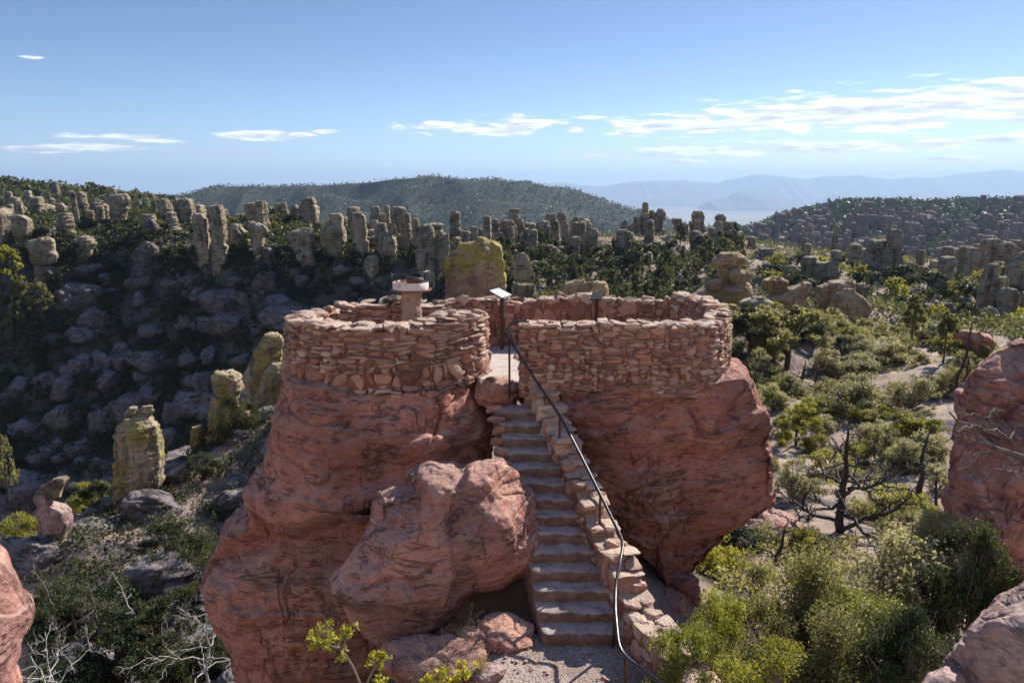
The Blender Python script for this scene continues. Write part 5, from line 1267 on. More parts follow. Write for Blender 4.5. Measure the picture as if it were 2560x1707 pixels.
# ------------------------------------------------------------------ plants
def leaf_quads(rs, C, size, aspect=.5, up=.3):
    n = len(C)
    a = rs.normal(size=(n, 3)); a[:, 2] += up; a /= np.linalg.norm(a, axis=1)[:, None]
    b = np.cross(a, rs.normal(size=(n, 3))); b /= np.linalg.norm(b, axis=1)[:, None]
    L = size*rs.uniform(.6, 1.3, n)[:, None]
    V = np.stack([C-a*L/2, C+b*L*aspect/2-a*L*.05, C+a*L/2, C-b*L*aspect/2-a*L*.05], 1).reshape(-1, 3)
    return V, np.arange(4*n).reshape(-1, 4)
def clumps(rs, kind):
    """clump centres, radii and the trunk or stem lines of a plant of unit width and height"""
    c, r, st = [], [], []
    if kind == 'bush':
        for k in range(46):
            d = rs.normal(size=3); d[2] = abs(d[2])*.9; d /= np.linalg.norm(d)
            q = rs.uniform(.35, 1)**.6
            k_ = 1+.28*math.sin(d[0]*5+rs.rand())
            p = np.array([d[0]*.46*q*k_, d[1]*.46*q*k_, .12+d[2]*.80*q]); c.append(p); r.append(rs.uniform(.07, .13))
            if k % 3 == 0: st.append((np.array([[rs.normal(0, .03), rs.normal(0, .03), 0], p*.5+rs.normal(0, .03, 3), p]), [.016, .01, .004]))
    elif kind == 'oak':
        st.append((np.array([[0, 0, 0], [.03, 0, .18], [-.02, .02, .36], [.0, 0, .5]]), [.035, .03, .026, .02]))
        for k in range(13):
            a = rs.uniform(0, 6.28); q = rs.uniform(.12, .40); z = .92-q*q*1.6-rs.uniform(0, .30)
            p = np.array([q*math.cos(a), q*math.sin(a), max(.3, z)])
            st.append((np.array([[0, 0, rs.uniform(.2, .45)], p*np.array([.5, .5, .8]), p]), [.018, .012, .004]))
            for _ in range(7):
                c.append(p+rs.normal(0, .065, 3)*np.array([1, 1, .7])); r.append(rs.uniform(.045, .075))
    elif kind == 'pine':
        st.append((np.array([[0, 0, 0], [.01, 0, .5], [0, .01, 1.0]]), [.03, .018, .004]))
        for k in range(46):
            z = rs.uniform(.2, 1)**.9; a = rs.uniform(0, 6.28); R = (.10+.44*(1-z)**.8)*(1.0 if k % 4 else .6); q = R*rs.uniform(.5, 1)
            p = np.array([q*math.cos(a), q*math.sin(a), z]); c.append(p); r.append(rs.uniform(.05, .09))
            if k % 3 == 0: st.append((np.array([[0, 0, z-.03], p]), [.008, .003]))
    elif kind == 'juniper':
        st.append((np.array([[0, 0, 0], [.02, 0, .4], [0, 0, .8]]), [.035, .025, .006]))
        for k in range(40):
            z = rs.uniform(.1, 1); a = rs.uniform(0, 6.28); R = .47*math.sqrt(max(.02, math.sin(math.pi*min(1, (z*.85+.12)))))*rs.uniform(.8, 1.1)
            q = R*rs.uniform(.35, 1)**.6
            c.append(np.array([q*math.cos(a), q*math.sin(a), z*.95])); r.append(rs.uniform(.07, .12))
    return np.array(c), np.array(r), st
def wig(rs, a, b, n, amp):
    t = np.linspace(0, 1, n)[:, None]
    p = a*(1-t)+b*t
    L = np.linalg.norm(b-a)
    o = np.cumsum(rs.normal(0, amp*L/n, (n, 3)), axis=0); o -= t*o[-1]
    return p+o
def plant_meshes(kind, seed, nleaf, size, leafm, stemm='bark', split=True, aspect=.55, k=5, twigs=0):
    rs = np.random.RandomState(seed)
    c, r, st = clumps(rs, kind)
    w = r**2; idx = rs.choice(len(c), nleaf, p=w/w.sum())
    d = rs.normal(size=(nleaf, 3)); d /= np.linalg.norm(d, axis=1)[:, None]
    flat = np.array([1, 1, .62 if kind != 'bush' else .8])
    C = c[idx]+d*flat*(r[idx]*rs.uniform(.2, 1.25, nleaf))[:, None]
    C[:, 2] = np.maximum(C[:, 2], .015)
    ct = rs.uniform(-.16, .16, len(c))
    V, Fc = leaf_quads(rs, C, size, aspect)
    tone = np.repeat(np.clip(.5+ct[idx]+rs.normal(0, .17, nleaf), 0, 1), 4)
    tm = MB()
    for pts, rad in st:
        V2, F2 = tube(pts, rad, k, False); tm.add(V2, F2)
    if twigs:
        for _ in range(twigs):
            q = c[rs.randint(len(c))]; d_ = q-np.array([0, 0, .2]); d_ /= np.linalg.norm(d_)
            e = q+d_*rs.uniform(.05, .17)+rs.normal(0, .05, 3)
            V2, F2 = tube(wig(rs, q*.55, e, 7, .25), np.linspace(.0045, .0012, 7), 4, False); tm.add(V2, F2)
    if split:
        return mesh('crown', V, Fc, M[leafm], False, tone), tm.mesh('trunk', M[stemm])
    mb = MB(); mb.add(V, Fc, tone, 0); mb.add(tm.arr(), [np.concatenate(f) for f in tm.F.values()], .5, 1)
    return mb.mesh(kind, [M[leafm], M[stemm]], False)
FARK = {}
for kind in ('oak', 'pine', 'juniper', 'bush'):
    for lm in ('leaf_dark', 'leaf_mid', 'leaf_olive', 'leaf_yellow'):
        FARK[kind, lm] = [plant_meshes(kind, 500+i, 760, .095, lm, 'bark', False, .7, 4) for i in range(2)]
MIDK = {}
for kind, lm in (('oak', 'leaf_yellow'), ('oak', 'leaf_olive'), ('oak', 'leaf_dark'), ('pine', 'leaf_olive'), ('bush', 'leaf_olive'), ('bush', 'leaf_silver'), ('bush', 'leaf_yellow'), ('bush', 'leaf_dark'), ('juniper', 'leaf_yellow'), ('juniper', 'leaf_silver'), ('juniper', 'leaf_olive')):
    MIDK[kind, lm] = [plant_meshes(kind, 520+i, 5200, .05, lm, 'bark', True, .5) for i in range(2)]
PN = {'pinyon': 'bushy_tree', 'oak': 'oak_tree', 'pine': 'pine_tree', 'juniper': 'juniper_tree', 'bush': 'shrub'}
CN = {'pinyon': 'tree', 'oak': 'tree', 'pine': 'tree', 'juniper': 'tree', 'bush': 'shrub'}
SPUR = {(k_, 'leaf_dark'): [plant_meshes(k_, 590+i, 11000, .028, 'leaf_dark', 'bark', True, .5) for i in range(2)] for k_ in ('oak', 'bush')}
prs = random.Random(5)
AUTO = []                                      # (object, phrase, px, py) labelled against the landmarks below
def to_px(p):
    x, y, z = p; f = y*CP-z*SP; v = y*SP+z*CP
    return CX+F*x/f, CY-F*v/f
def far_tree(kind, lm, p, w, h, phrase, group, nm=None):
    o = link(nm or PN[kind], prs.choice(FARK[kind, lm]), None, None, CN[kind], group, None, p)
    o.scale = (w, w, h); o.rotation_euler = (0, 0, prs.uniform(0, 6.28))
    AUTO.append((o, phrase, *to_px((p[0], p[1], p[2]+h/2))))
    return o
def mid_plant(kind, lm, p, w, h, phrase, group=None, label=None, protos=None):
    cm, tm = prs.choice(protos or MIDK[kind, lm])
    r = link(PN[kind], None, None, label, CN[kind], group, None, p)
    r.scale = (w, w, h); r.rotation_euler = (0, 0, prs.uniform(0, 6.28))
    link('crown', cm, r); link('trunk' if kind != 'bush' else 'stems', tm, r)
    if not label: AUTO.append((r, phrase, *to_px((p[0], p[1], p[2]+h/2))))
    return r
# right-hand valley: base x, base y, width, height in the 2352 px view
TINT = {'leaf_olive': 'olive', 'leaf_silver': 'silvery grey-green', 'leaf_yellow': 'yellow-green', 'leaf_dark': 'dark green'}
VAL = [(1806,850,190,150,'oak','leaf_olive'),(1722,812,120,105,'oak','leaf_dark'),(1690,860,80,80,'bush','leaf_dark'),(1738,880,95,80,'bush','leaf_silver'),(1668,800,70,80,'oak','leaf_olive'),
 (1960,818,100,52,'bush','leaf_silver'),(2032,838,110,62,'bush','leaf_silver'),(1905,856,100,56,'bush','leaf_silver'),(1962,876,135,62,'bush','leaf_silver'),(2092,800,72,100,'pine','leaf_olive'),(2166,836,72,98,'pine','leaf_olive'),
 (1872,796,72,62,'bush','leaf_dark'),(2000,790,90,52,'oak','leaf_olive'),(2068,826,70,42,'bush','leaf_yellow'),(1955,950,135,112,'juniper','leaf_silver'),(2046,930,62,56,'bush','leaf_olive'),(2092,936,95,95,'juniper','leaf_silver'),
 (2022,962,54,36,'bush','leaf_yellow'),(1890,966,110,52,'bush','leaf_yellow'),(1765,930,66,54,'bush','leaf_yellow'),(1800,905,62,56,'bush','leaf_silver'),(1750,905,50,44,'bush','leaf_dark'),(1828,1022,88,112,'juniper','leaf_yellow'),(1872,1040,66,52,'bush','leaf_yellow'),
 (2032,1058,98,102,'juniper','leaf_olive'),(2102,1020,112,72,'oak','leaf_yellow'),(2130,1072,84,84,'bush','leaf_silver'),(1900,1092,112,62,'bush','leaf_yellow'),(1826,1140,104,92,'bush','leaf_silver'),(1740,1160,60,40,'bush','leaf_silver'),
 (2042,1190,140,76,'bush','leaf_yellow'),(2150,1130,60,80,'juniper','leaf_silver'),(2120,1000,60,60,'bush','leaf_olive'),(2180,900,70,60,'bush','leaf_olive'),(2215,870,80,60,'bush','leaf_olive'),(2250,820,90,40,'bush','leaf_yellow'),
 (1840,790,80,50,'oak','leaf_dark'),(1915,770,90,46,'bush','leaf_olive'),(2135,910,70,60,'juniper','leaf_olive'),(1770,1080,46,40,'bush','leaf_yellow'),(1790,1000,50,44,'bush','leaf_olive'),(1990,1020,50,40,'bush','leaf_silver'),(2070,985,60,36,'bush','leaf_dark'),(1860,930,40,36,'bush','leaf_silver'),
 (1700,925,70,70,'juniper','leaf_yellow'),(1725,965,60,46,'bush','leaf_yellow'),(1680,830,60,60,'bush','leaf_olive'),(2140,790,60,40,'bush','leaf_dark'),(2035,775,60,40,'juniper','leaf_olive'),(2110,1190,90,60,'bush','leaf_yellow')]
VAL = [(a_, b_, c_*(1.1 if k_ == 'juniper' else 1), d_*(.8 if k_ == 'juniper' else 1), 'bush' if k_ == 'juniper' and a_ != 1828 else k_, l_) for a_, b_, c_, d_, k_, l_ in VAL]
for (bx, by, w, h, kind, lm) in VAL:
    p = hit(bx, by); s = np.linalg.norm(p)/F*K
    mid_plant(kind, lm, p-np.array([0, 0, .1]), w*s*1.06, h*s*1.08, TINT[lm]+' '+{'oak': 'spreading oak', 'pine': 'layered pine', 'juniper': 'upright tree', 'bush': 'rounded shrub'}[kind])
def scatter(n, u0, u1, y0, y1, fn, seed, keep=None):
    rs = np.random.RandomState(seed); out = 0; tries = 0
    while out < n and tries < n*20:
        tries += 1
        y = math.sqrt(rs.uniform(y0*y0, y1*y1)); u = rs.uniform(u0, u1); x = u*y
        if keep is not None and not keep(x, y, rs): continue
        z = float(H(x, y)[0]); fn(rs, np.array([x, y, z-.15])); out += 1
def clearing(x, y, rs): return gn(np.array([[x*.12, y*.10, 3.3]]), 77)[0] > -.12
def valley(rs, p):
    lm = ['leaf_olive', 'leaf_silver', 'leaf_yellow', 'leaf_dark'][rs.choice(4, p=[.33, .40, .22, .05])]
    k = rs.uniform(.9, 1.9)*(1+p[1]*.012)
    mid_plant('bush', lm, p, k, k*rs.uniform(.55, .9), 'small '+TINT[lm]+' shrub', 'small shrubs scattered over the right-hand valley')
scatter(75, .24, .66, 17, 72, valley, 21, clearing)
scatter(24, .22, .36, 22, 60, valley, 22)
scatter(16, .68, .95, 13, 40, valley, 23)
# trees of the left ridge and its shaded face
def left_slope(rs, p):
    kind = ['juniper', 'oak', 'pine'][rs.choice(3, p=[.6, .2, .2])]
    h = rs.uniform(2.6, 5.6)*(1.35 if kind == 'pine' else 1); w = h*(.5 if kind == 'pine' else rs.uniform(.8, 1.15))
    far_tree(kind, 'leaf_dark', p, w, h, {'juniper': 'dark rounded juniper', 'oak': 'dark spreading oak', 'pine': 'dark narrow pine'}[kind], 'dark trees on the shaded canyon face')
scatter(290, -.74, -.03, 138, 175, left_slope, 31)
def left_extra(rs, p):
    h = rs.uniform(2.6, 5.0); far_tree('oak', 'leaf_dark', p, h*rs.uniform(1.0, 1.5), h, 'dark bushy tree', 'dark trees on the shaded canyon face', 'bushy_tree')  # bushy trees of no set kind, built from the oak crowns
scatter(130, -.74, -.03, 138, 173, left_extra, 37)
def left_top(rs, p):
    lm = 'leaf_olive' if rs.rand() < .45 else 'leaf_dark'
    h = rs.uniform(1.6, 3.0); w = h*rs.uniform(.9, 1.5)
    far_tree('oak', lm, p, w, h, 'olive-green bushy tree' if lm == 'leaf_olive' else 'deep green bushy tree', 'trees along the top of the left ridge', 'bushy_tree')
scatter(85, -.74, -.04, 175, 215, left_top, 32)
def mid_forest(rs, p):
    kind = ['juniper', 'oak', 'pine'][rs.choice(3, p=[.3, .45, .25])]; lm = 'leaf_mid' if rs.rand() < .6 else 'leaf_dark'
    h = rs.uniform(3.0, 5.4)*(1.3 if kind == 'pine' else 1); w = h*(.55 if kind == 'pine' else rs.uniform(.85, 1.25))
    far_tree(kind, lm, p, w, h, {'leaf_mid': 'mid-green ', 'leaf_dark': 'deep green '}[lm]+{'juniper': 'juniper', 'oak': 'oak', 'pine': 'pine'}[kind], 'trees of the wooded slope below the middle ridge')
scatter(270, -.02, .31, 118, 208, mid_forest, 33)
def gully(rs, p):
    kind = 'oak' if rs.rand() < .6 else 'bush'; lm = 'leaf_dark' if rs.rand() < .8 else 'leaf_yellow'
    h = rs.uniform(2.4, 4.8); w = h*rs.uniform(.9, 1.4)
    far_tree(kind, lm, p, w, h, {'leaf_dark': 'dark ', 'leaf_yellow': 'lit yellow-green '}[lm]+{'oak': 'oak', 'bush': 'bush'}[kind], 'trees in the shaded gully on the right')
scatter(130, .34, .72, 98, 175, gully, 34)
def back_slope(rs, p):
    h = rs.uniform(1.6, 3.4); w = h*rs.uniform(.9, 1.4)
    far_tree('oak', 'leaf_olive' if rs.rand() < .5 else 'leaf_dark', p, w, h, 'low bushy tree', 'bushy trees behind the platform', 'bushy_tree')
scatter(40, -.05, .40, 66, 112, back_slope, 35)
def spur(rs, p):
    h = rs.uniform(1.2, 3.2); w = h*rs.uniform(.8, 1.3)
    kd = 'oak' if rs.rand() < .5 else 'bush'
    mid_plant(kd, 'leaf_dark', p, w, h, 'dark shrubby tree', 'dark bushes below the left red rock', None, SPUR[kd, 'leaf_dark'])
scatter(40, -.72, -.17, 15, 46, spur, 36, lambda x, y, rs: x > -21.5 and gn(np.array([[x*.2, y*.2, 9.3]]), 78)[0] > -.3)
for (bx, by, w, h, kind, lm, lab) in [(205,1172,105,66,'bush','leaf_yellow','lit yellow-green shrub on the spur between the two left lichen pillars'),(45,1232,90,52,'bush','leaf_yellow','lit yellow-green shrub left of the stubby capped pillar'),
    (590,955,36,30,'bush','leaf_yellow','tiny bright shrub right of the bright lichen boulder'),(118,1262,50,34,'bush','leaf_olive','small shrub at the foot of the stubby capped pillar')]:
    p = hit(bx, by, 20, 60); s = np.linalg.norm(p)/F*K
    mid_plant(kind, lm, p, w*s, h*s, '', None, lab)
for (bx, by, w, h, lm, lab) in [(62,790,62,135,'leaf_olive','tall sunlit pine at the left edge below the skull-shaped boulder'),(100,730,56,76,'leaf_olive','second sunlit pine touching the tall one at the left edge'),(72,840,80,70,'leaf_olive','broad lit pine lowest of the three at the left edge'),
    (20,660,80,80,'leaf_yellow','yellow-green pine crown cut by the left edge'),(8,800,50,120,'leaf_olive','narrow lit pine cut off by the left edge'),(22,1150,55,130,'leaf_olive','grey-green pine at the left edge above the spur')]:
    p = D(bx, by, 158 if by < 900 else 110); s = np.linalg.norm(p)/F*K
    o = far_tree('pine', lm, p, w*s, h*s, '', None); AUTO.pop(); o['label'] = lab
    if 'group' in o: del o['group']
# big shrubs in the near right corner
NEAR = {}
for lm in ('leaf_olive', 'leaf_silver', 'leaf_bright', 'leaf_yellow', 'leaf_dark'):
    NEAR[lm] = [plant_meshes('bush', 540+len(NEAR), 36000, .023, lm, 'twig', True, .42, 5, 150)]
for (cx_, top, w, by, Y, lm, lab) in [
    (2030,1222,430,1600,11.5,'leaf_silver','biggest olive-silver shrub filling the lower right, in front of the black dead tree'),
    (1835,1262,270,1600,11.0,'leaf_olive','tall olive shrub right of the stair wall and left of the biggest silver one'),
    (1650,1345,150,1640,10.2,'leaf_bright','fresh green shrub beside the sunlit end of the stair wall'),
    (1590,1420,190,1700,8.8,'leaf_bright','bright green leafy bush nearest the handrail at the bottom'),
    (2000,1360,220,1560,10.0,'leaf_bright','bright green patch of shrub in the middle of the silver shrubs'),
    (1760,1470,260,1760,7.8,'leaf_yellow','yellow-green shrub at the bottom edge right of the handrail'),
    (2245,1215,200,1520,10.8,'leaf_dark','dark shaded shrub under the mauve-red boulder on the right'),
    (2120,1420,260,1720,8.6,'leaf_dark','dark shrub in deep shade left of the pitted corner boulder'),
    (1880,1400,260,1700,9.0,'leaf_olive','olive shrub at the bottom between the yellow-green and the dark ones'),
    (2170,1165,150,1330,12.2,'leaf_silver','silvery shrub with upright shoots at the foot of the mauve-red boulder')]:
    pt_ = D(cx_, top, Y); z0 = max(float(H(pt_[0], Y)[0])-.2, float(D(cx_, by, Y)[2]))
    s = np.linalg.norm(pt_)/F*K
    mid_plant('bush', lm, np.array([pt_[0], Y, z0]), w*s*1.25, float(pt_[2]-z0)*1.10, '', None, lab, NEAR[lm])

# ------------------------------------------------------------------ dead trees
def limb(rs, mb, a, d, L, r, depth, amp=.6, k=5, up=.25):
    d = d/np.linalg.norm(d)
    b = a+d*L+np.array([0, 0, up*L*rs.uniform(-.2, .6)])
    p = wig(rs, a, b, 9, amp*.5)
    mb.add(*tube(p, np.linspace(r, r*.35, 9), k, False))
    if depth > 0:
        for _ in range(rs.randint(3, 6)):
            i = rs.randint(3, 9); q = p[i if i < 9 else 8]
            dd = d+rs.normal(0, .75, 3); dd[2] += .1
            limb(rs, mb, q, dd, L*rs.uniform(.3, .6), r*.5, depth-1, amp, 4, up)
def dead_tree(name, base, Hh, r, label, mat, seed, nb=11, z0=.15, spread=.55, droop=.1, lean=(0, 0), depth=2, cat='dead tree', group=None, parts=True, taper=.15):
    rs = np.random.RandomState(seed)
    root = link(name, None, None, label, cat, group, None, base)
    top = np.array([lean[0]*Hh, lean[1]*Hh, Hh])
    tp = wig(rs, np.zeros(3), top, 12, .18)
    V, Fc = tube(tp, np.linspace(r, r*taper, 12), 8)
    if not isinstance(Fc, list): Fc = [Fc]
    link('trunk', mesh('trunk', V, Fc, M[mat]), root)
    for b in range(nb):
        f = z0+(1-z0)*(b+rs.rand()*.8)/nb
        i = min(11, int(f*11)); a = b*2.4+rs.uniform(-.5, .5)
        L = Hh*spread*(1.15-f)*rs.uniform(.7, 1.2)
        mb = MB()
        limb(rs, mb, tp[i], np.array([math.cos(a), math.sin(a), rs.uniform(-.1, .5)-droop]), L, r*.5*(1.1-f)+.009, depth)
        link('branch', mb.mesh('branch', M[mat]), root)
    return root
p = hit(1925, 1222, 14, 60); s = np.linalg.norm(p)/F*K
dead_tree('dead_tree', p, 225*s, 10*s, 'black burnt dead tree with wide bare branches standing among the shrubs', 'burnt', 3, 19, .10, .68, .10)
p = hit(2104, 1158, 14, 80); s = np.linalg.norm(p)/F*K
dead_tree('dead_tree', p, 165*s, 7*s, 'slim bare snag leaning slightly, left of the mauve-red boulder', 'burnt', 5, 8, .4, .3, .05, (.07, 0), 1)
p = D(2196, 960, 16.5); s = np.linalg.norm(p)/F*K
dead_tree('dead_tree', D(2193, 1010, 16.5), 232*s, 5*s, 'tallest thin black burnt trunk against the valley, at the edge of the mauve-red boulder', 'burnt', 6, 9, .35, .10, .0, (.02, 0), 1, taper=.3)
p = D(2214, 880, 15.6); s = np.linalg.norm(p)/F*K
dead_tree('dead_tree', p, 60*s, 3*s, 'short black stick-like snag right of the tallest burnt trunk', 'burnt', 7, 4, .3, .2, .0, (.03, 0), 0)
p = hit(2150, 1175, 12, 60); s = np.linalg.norm(p)/F*K
dead_tree('dead_tree', p, 85*s, 4*s, 'small black forked snag close to the mauve-red boulder', 'burnt', 9, 6, .3, .5, .0, (-.1, 0), 1)
for (bx, by, h, lab, sd) in [(1782,1300,110,'bare dark shrub skeleton right of the right red rock','1'),(1690,1262,80,'leafless twisted shrub above the yucca','2'),(1868,900,50,'black burnt stump with stubs in the valley','3'),(1838,880,50,'leaning burnt log stub left of the black stump','4'),(1930,1075,80,'second burnt bare tree behind the black dead tree','5'),(1855,1195,36,'tiny dead bush left of the black dead tree','6')]:
    p = hit(bx, by, 12, 90); s = np.linalg.norm(p)/F*K
    dead_tree('dead_shrub', p, h*s, 5*s, lab, 'burnt' if sd in '1345' else 'dead', 20+int(sd), 8, .1, .8, .0, (.15, 0), 1, 'dead shrub')
# bleached dead trees in the gully at lower left
for (bx, by, h, lab, sd, nb, sp, ln, mt) in [(492,1640,265,'bleached white dead tree with fine twigs beside the left red rock',1,15,.5,(.05,0),'white_dead'),(120,1640,165,'bleached dead tree with twisted twigs at the bottom left corner',2,13,.75,(.05,0),'white_dead'),
    (345,1475,150,'thin pale leaning snag in the dark gully',3,7,.16,(-.38,0),'white_dead'),(238,1470,145,'grey snag with a small twiggy head left of the thin leaning one',4,9,.28,(-.1,0),'dead'),(120,1388,110,'grey dead trunk leaning below the stubby capped pillar',5,5,.12,(-.25,0),'dead'),
    (140,1500,80,'small pale twisted snag at the far lower left',6,8,.5,(-.1,0),'dead'),(400,1480,95,'short dark snag right of the thin leaning one',7,5,.2,(-.3,0),'dead'),(440,1445,70,'little dead sapling in shadow near the left red rock',8,6,.3,(-.15,0),'dead')]:
    p = D(bx, by, 19 if by > 1600 else 23); s = np.linalg.norm(p)/F*K
    dead_tree('dead_tree', p, h*s, 2.4*s if nb < 12 else 3.2*s, lab, mt, 40+sd, nb, .25, sp, .02, ln, 2)
# bare branch reaching in from the right
rs = np.random.RandomState(4); mb = MB()
ln = np.array([D(x, y, 10.4+z) for x, y, z in [(2560,1110,0),(2450,1075,0),(2352,1050,0),(2290,1030,.1),(2265,1018,.1),(2245,1000,.15),(2225,975,.2),(2200,968,.2),(2180,945,.2)]])
root = link('dead_branch', None, None, 'bare crooked dead branch reaching in from the right edge across the mauve-red boulder', 'dead branch', None, None, ln[0])
V, Fc = tube(ln-ln[0], np.linspace(.05, .012, 9), 6); link('main_branch', mesh('main_branch', V, Fc, M['dead']), root)
for (pp) in ([(2352,1050),(2320,1010),(2290,985),(2270,960),(2240,950),(2215,955)], [(2320,1010),(2330,985),(2352,975),(2400,960)], [(2265,1018),(2230,1010),(2195,1000),(2165,985)], [(2290,1030),(2250,1045),(2225,1070),(2200,1080)],
             [(2245,1000),(2262,970),(2250,945)], [(2400,1062),(2340,1085),(2290,1075),(2255,1110)], [(2290,985),(2265,990),(2240,975),(2215,985)], [(2225,975),(2200,990),(2180,1010)], [(2270,960),(2285,940),(2310,945)]):
    q = np.array([D(x, y, 10.4+rs.uniform(-.2, .3)) for x, y in pp]); q = smooth_line(q, 4); q[1:-1] += rs.normal(0, .008, q[1:-1].shape)
    mb = MB(); mb.add(*tube(q-ln[0], np.linspace(.018, .005, len(q)), 5, False))
    for _ in range(5):
        i = rs.randint(3, len(q)); limb(rs, mb, q[i-1]-ln[0], rs.normal(size=3)*np.array([1, .5, .6])+np.array([-.6, 0, .1]), rs.uniform(.12, .35), .006, 1, .8, 4)
    link('twig', mb.mesh('twig', M['dead']), root)
# lime-yellow leafy sprigs right in front of the camera
def sprig(base, stems, label, seed):
    rs = np.random.RandomState(seed)
    root = link('shrub', None, None, label, 'shrub', None, None, base)
    sm = MB(); lf = MB()
    for pts, heads in stems:
        q = smooth_line(np.array(pts), 5)
        for _ in range(3): q[1:-1] = (q[:-2]+2*q[1:-1]+q[2:])/4
        sm.add(*tube(q-base, np.linspace(.012, .006, len(q)), 6, False))
        for hd, R, n in heads:
            hd = np.array(hd)
            for _ in range(n):
                c = hd+rs.normal(0, 1, 3)*np.array([R*.52, R*.45, R*.36])
                a0 = q[-1]*.35+hd*.65
                sm.add(*tube(np.array([q[-1]-base, (a0+c)/2-base+rs.normal(0, R*.08, 3), c-base]), [.004, .003, .002], 4, False))
                tn = rs.uniform(.25, .75)
                for k in range(rs.randint(9, 15)):
                    d = rs.normal(size=3)+np.array([0, 0, .55]); d /= np.linalg.norm(d)
                    L = rs.uniform(.022, .040); wv = np.cross(d, rs.normal(size=3)); wv /= np.linalg.norm(wv); nn = np.cross(d, wv)
                    o = c-base+d*.004
                    Vl = np.array([o, o+d*L*.45+wv*L*.24+nn*L*.06, o+d*L, o+d*L*.45-wv*L*.24+nn*L*.06, o+d*L*.5])
                    lf.add(Vl, np.array([[0, 1, 4], [1, 2, 4], [4, 2, 3], [0, 4, 3]]), float(np.clip(tn+rs.normal(0, .15), 0, 1)))
    link('stems', sm.mesh('stems', M['twig']), root); link('leaves', lf.mesh('leaves', M['leaf_sprig'], False), root)
Ys = 4.1
b = D(860, 1760, Ys)
sprig(b, [([b, D(838,1600,Ys), D(812,1530,Ys), D(785,1490,Ys)], [(D(745,1462,Ys), .10, 24), (D(785,1468,Ys+.08), .085, 14), (D(730,1475,Ys-.05), .06, 8), (D(797,1448,Ys), .03, 5)]),
          ([D(836,1592,Ys), D(850,1550,Ys), D(862,1532,Ys)], [(D(868,1515,Ys), .07, 16)]),
          ([D(850,1680,Ys), D(870,1610,Ys)], [(D(872,1572,Ys), .06, 12)])], 'lime-yellow broad-leaved sprigs on a pale stem at the bottom left of centre', 71)
b = D(1030, 1780, Ys+.4)
sprig(b, [([b, D(1045,1640,Ys+.4), D(1055,1570,Ys+.4)], [(D(1062,1535,Ys+.4), .06, 13), (D(1040,1560,Ys+.4), .07, 14)]), ([b, D(1000,1640,Ys+.4), D(985,1590,Ys+.4)], [(D(985,1565,Ys+.4), .08, 15), (D(1010,1545,Ys+.4), .05, 7)])],
      'second lime-yellow sprig at the bottom edge in front of the red ledge', 72)
# dry twigs and grass by the path
for (bx, by, Y, h, lab, sd) in [(1010,1575,9.3,105,'dry leafless grey twiggy bush below the big pink boulder',1),(1085,1500,10.1,75,'fine reddish dry twigs on the broken red ledge',2),(960,1590,9.1,60,'low tangle of dry twigs at the bottom edge near the lime-yellow sprig',3)]:
    p = D(bx, by, Y); s = np.linalg.norm(p)/F*K; rs = np.random.RandomState(90+sd); mb = MB()
    for k in range(16):
        a = rs.uniform(0, 6.28); limb(rs, mb, np.zeros(3), np.array([math.cos(a)*.5, math.sin(a)*.5, 1.2]), h*s*rs.uniform(.5, .95), .006, 2, .5, 4)
    link('dry_bush', mb.mesh('dry_bush', M['twig']), None, lab, 'dry bush', None, None, p)
def tuft(p, h, n, label, cat, name, mat, seed, spread=.35, wd=.006):
    rs = np.random.RandomState(seed); mb = MB()
    for k in range(n):
        a = rs.uniform(0, 6.28); d = np.array([math.cos(a), math.sin(a), 0])*rs.uniform(.05, spread)*h; w = np.array([-math.sin(a), math.cos(a), 0])*wd
        hh = h*rs.uniform(.6, 1.05)
        q0 = d*.15; q1 = d*.5+np.array([0, 0, hh*.6]); q2 = d*1.1+np.array([0, 0, hh*.95])
        mb.add(np.array([q0-w, q0+w, q1+w*.8, q1-w*.8, q2]), [np.array([[0, 1, 2, 3]]), np.array([[3, 2, 4]])], float(rs.rand()))
    link(name, mb.mesh(name, M[mat], False), None, label, cat, None, None, p)
tuft(D(1105, 1570, 9.4), .5, 130, 'tuft of dry straw-coloured grass left of the gravel path', 'grass tuft', 'grass_tuft', 'grass', 5)
p = hit(1686, 1262, 12, 40); tuft(p, .55, 160, 'spiky pale yucca rosette near the right red rock', 'yucca', 'yucca', 'grass', 6, .9, .014)

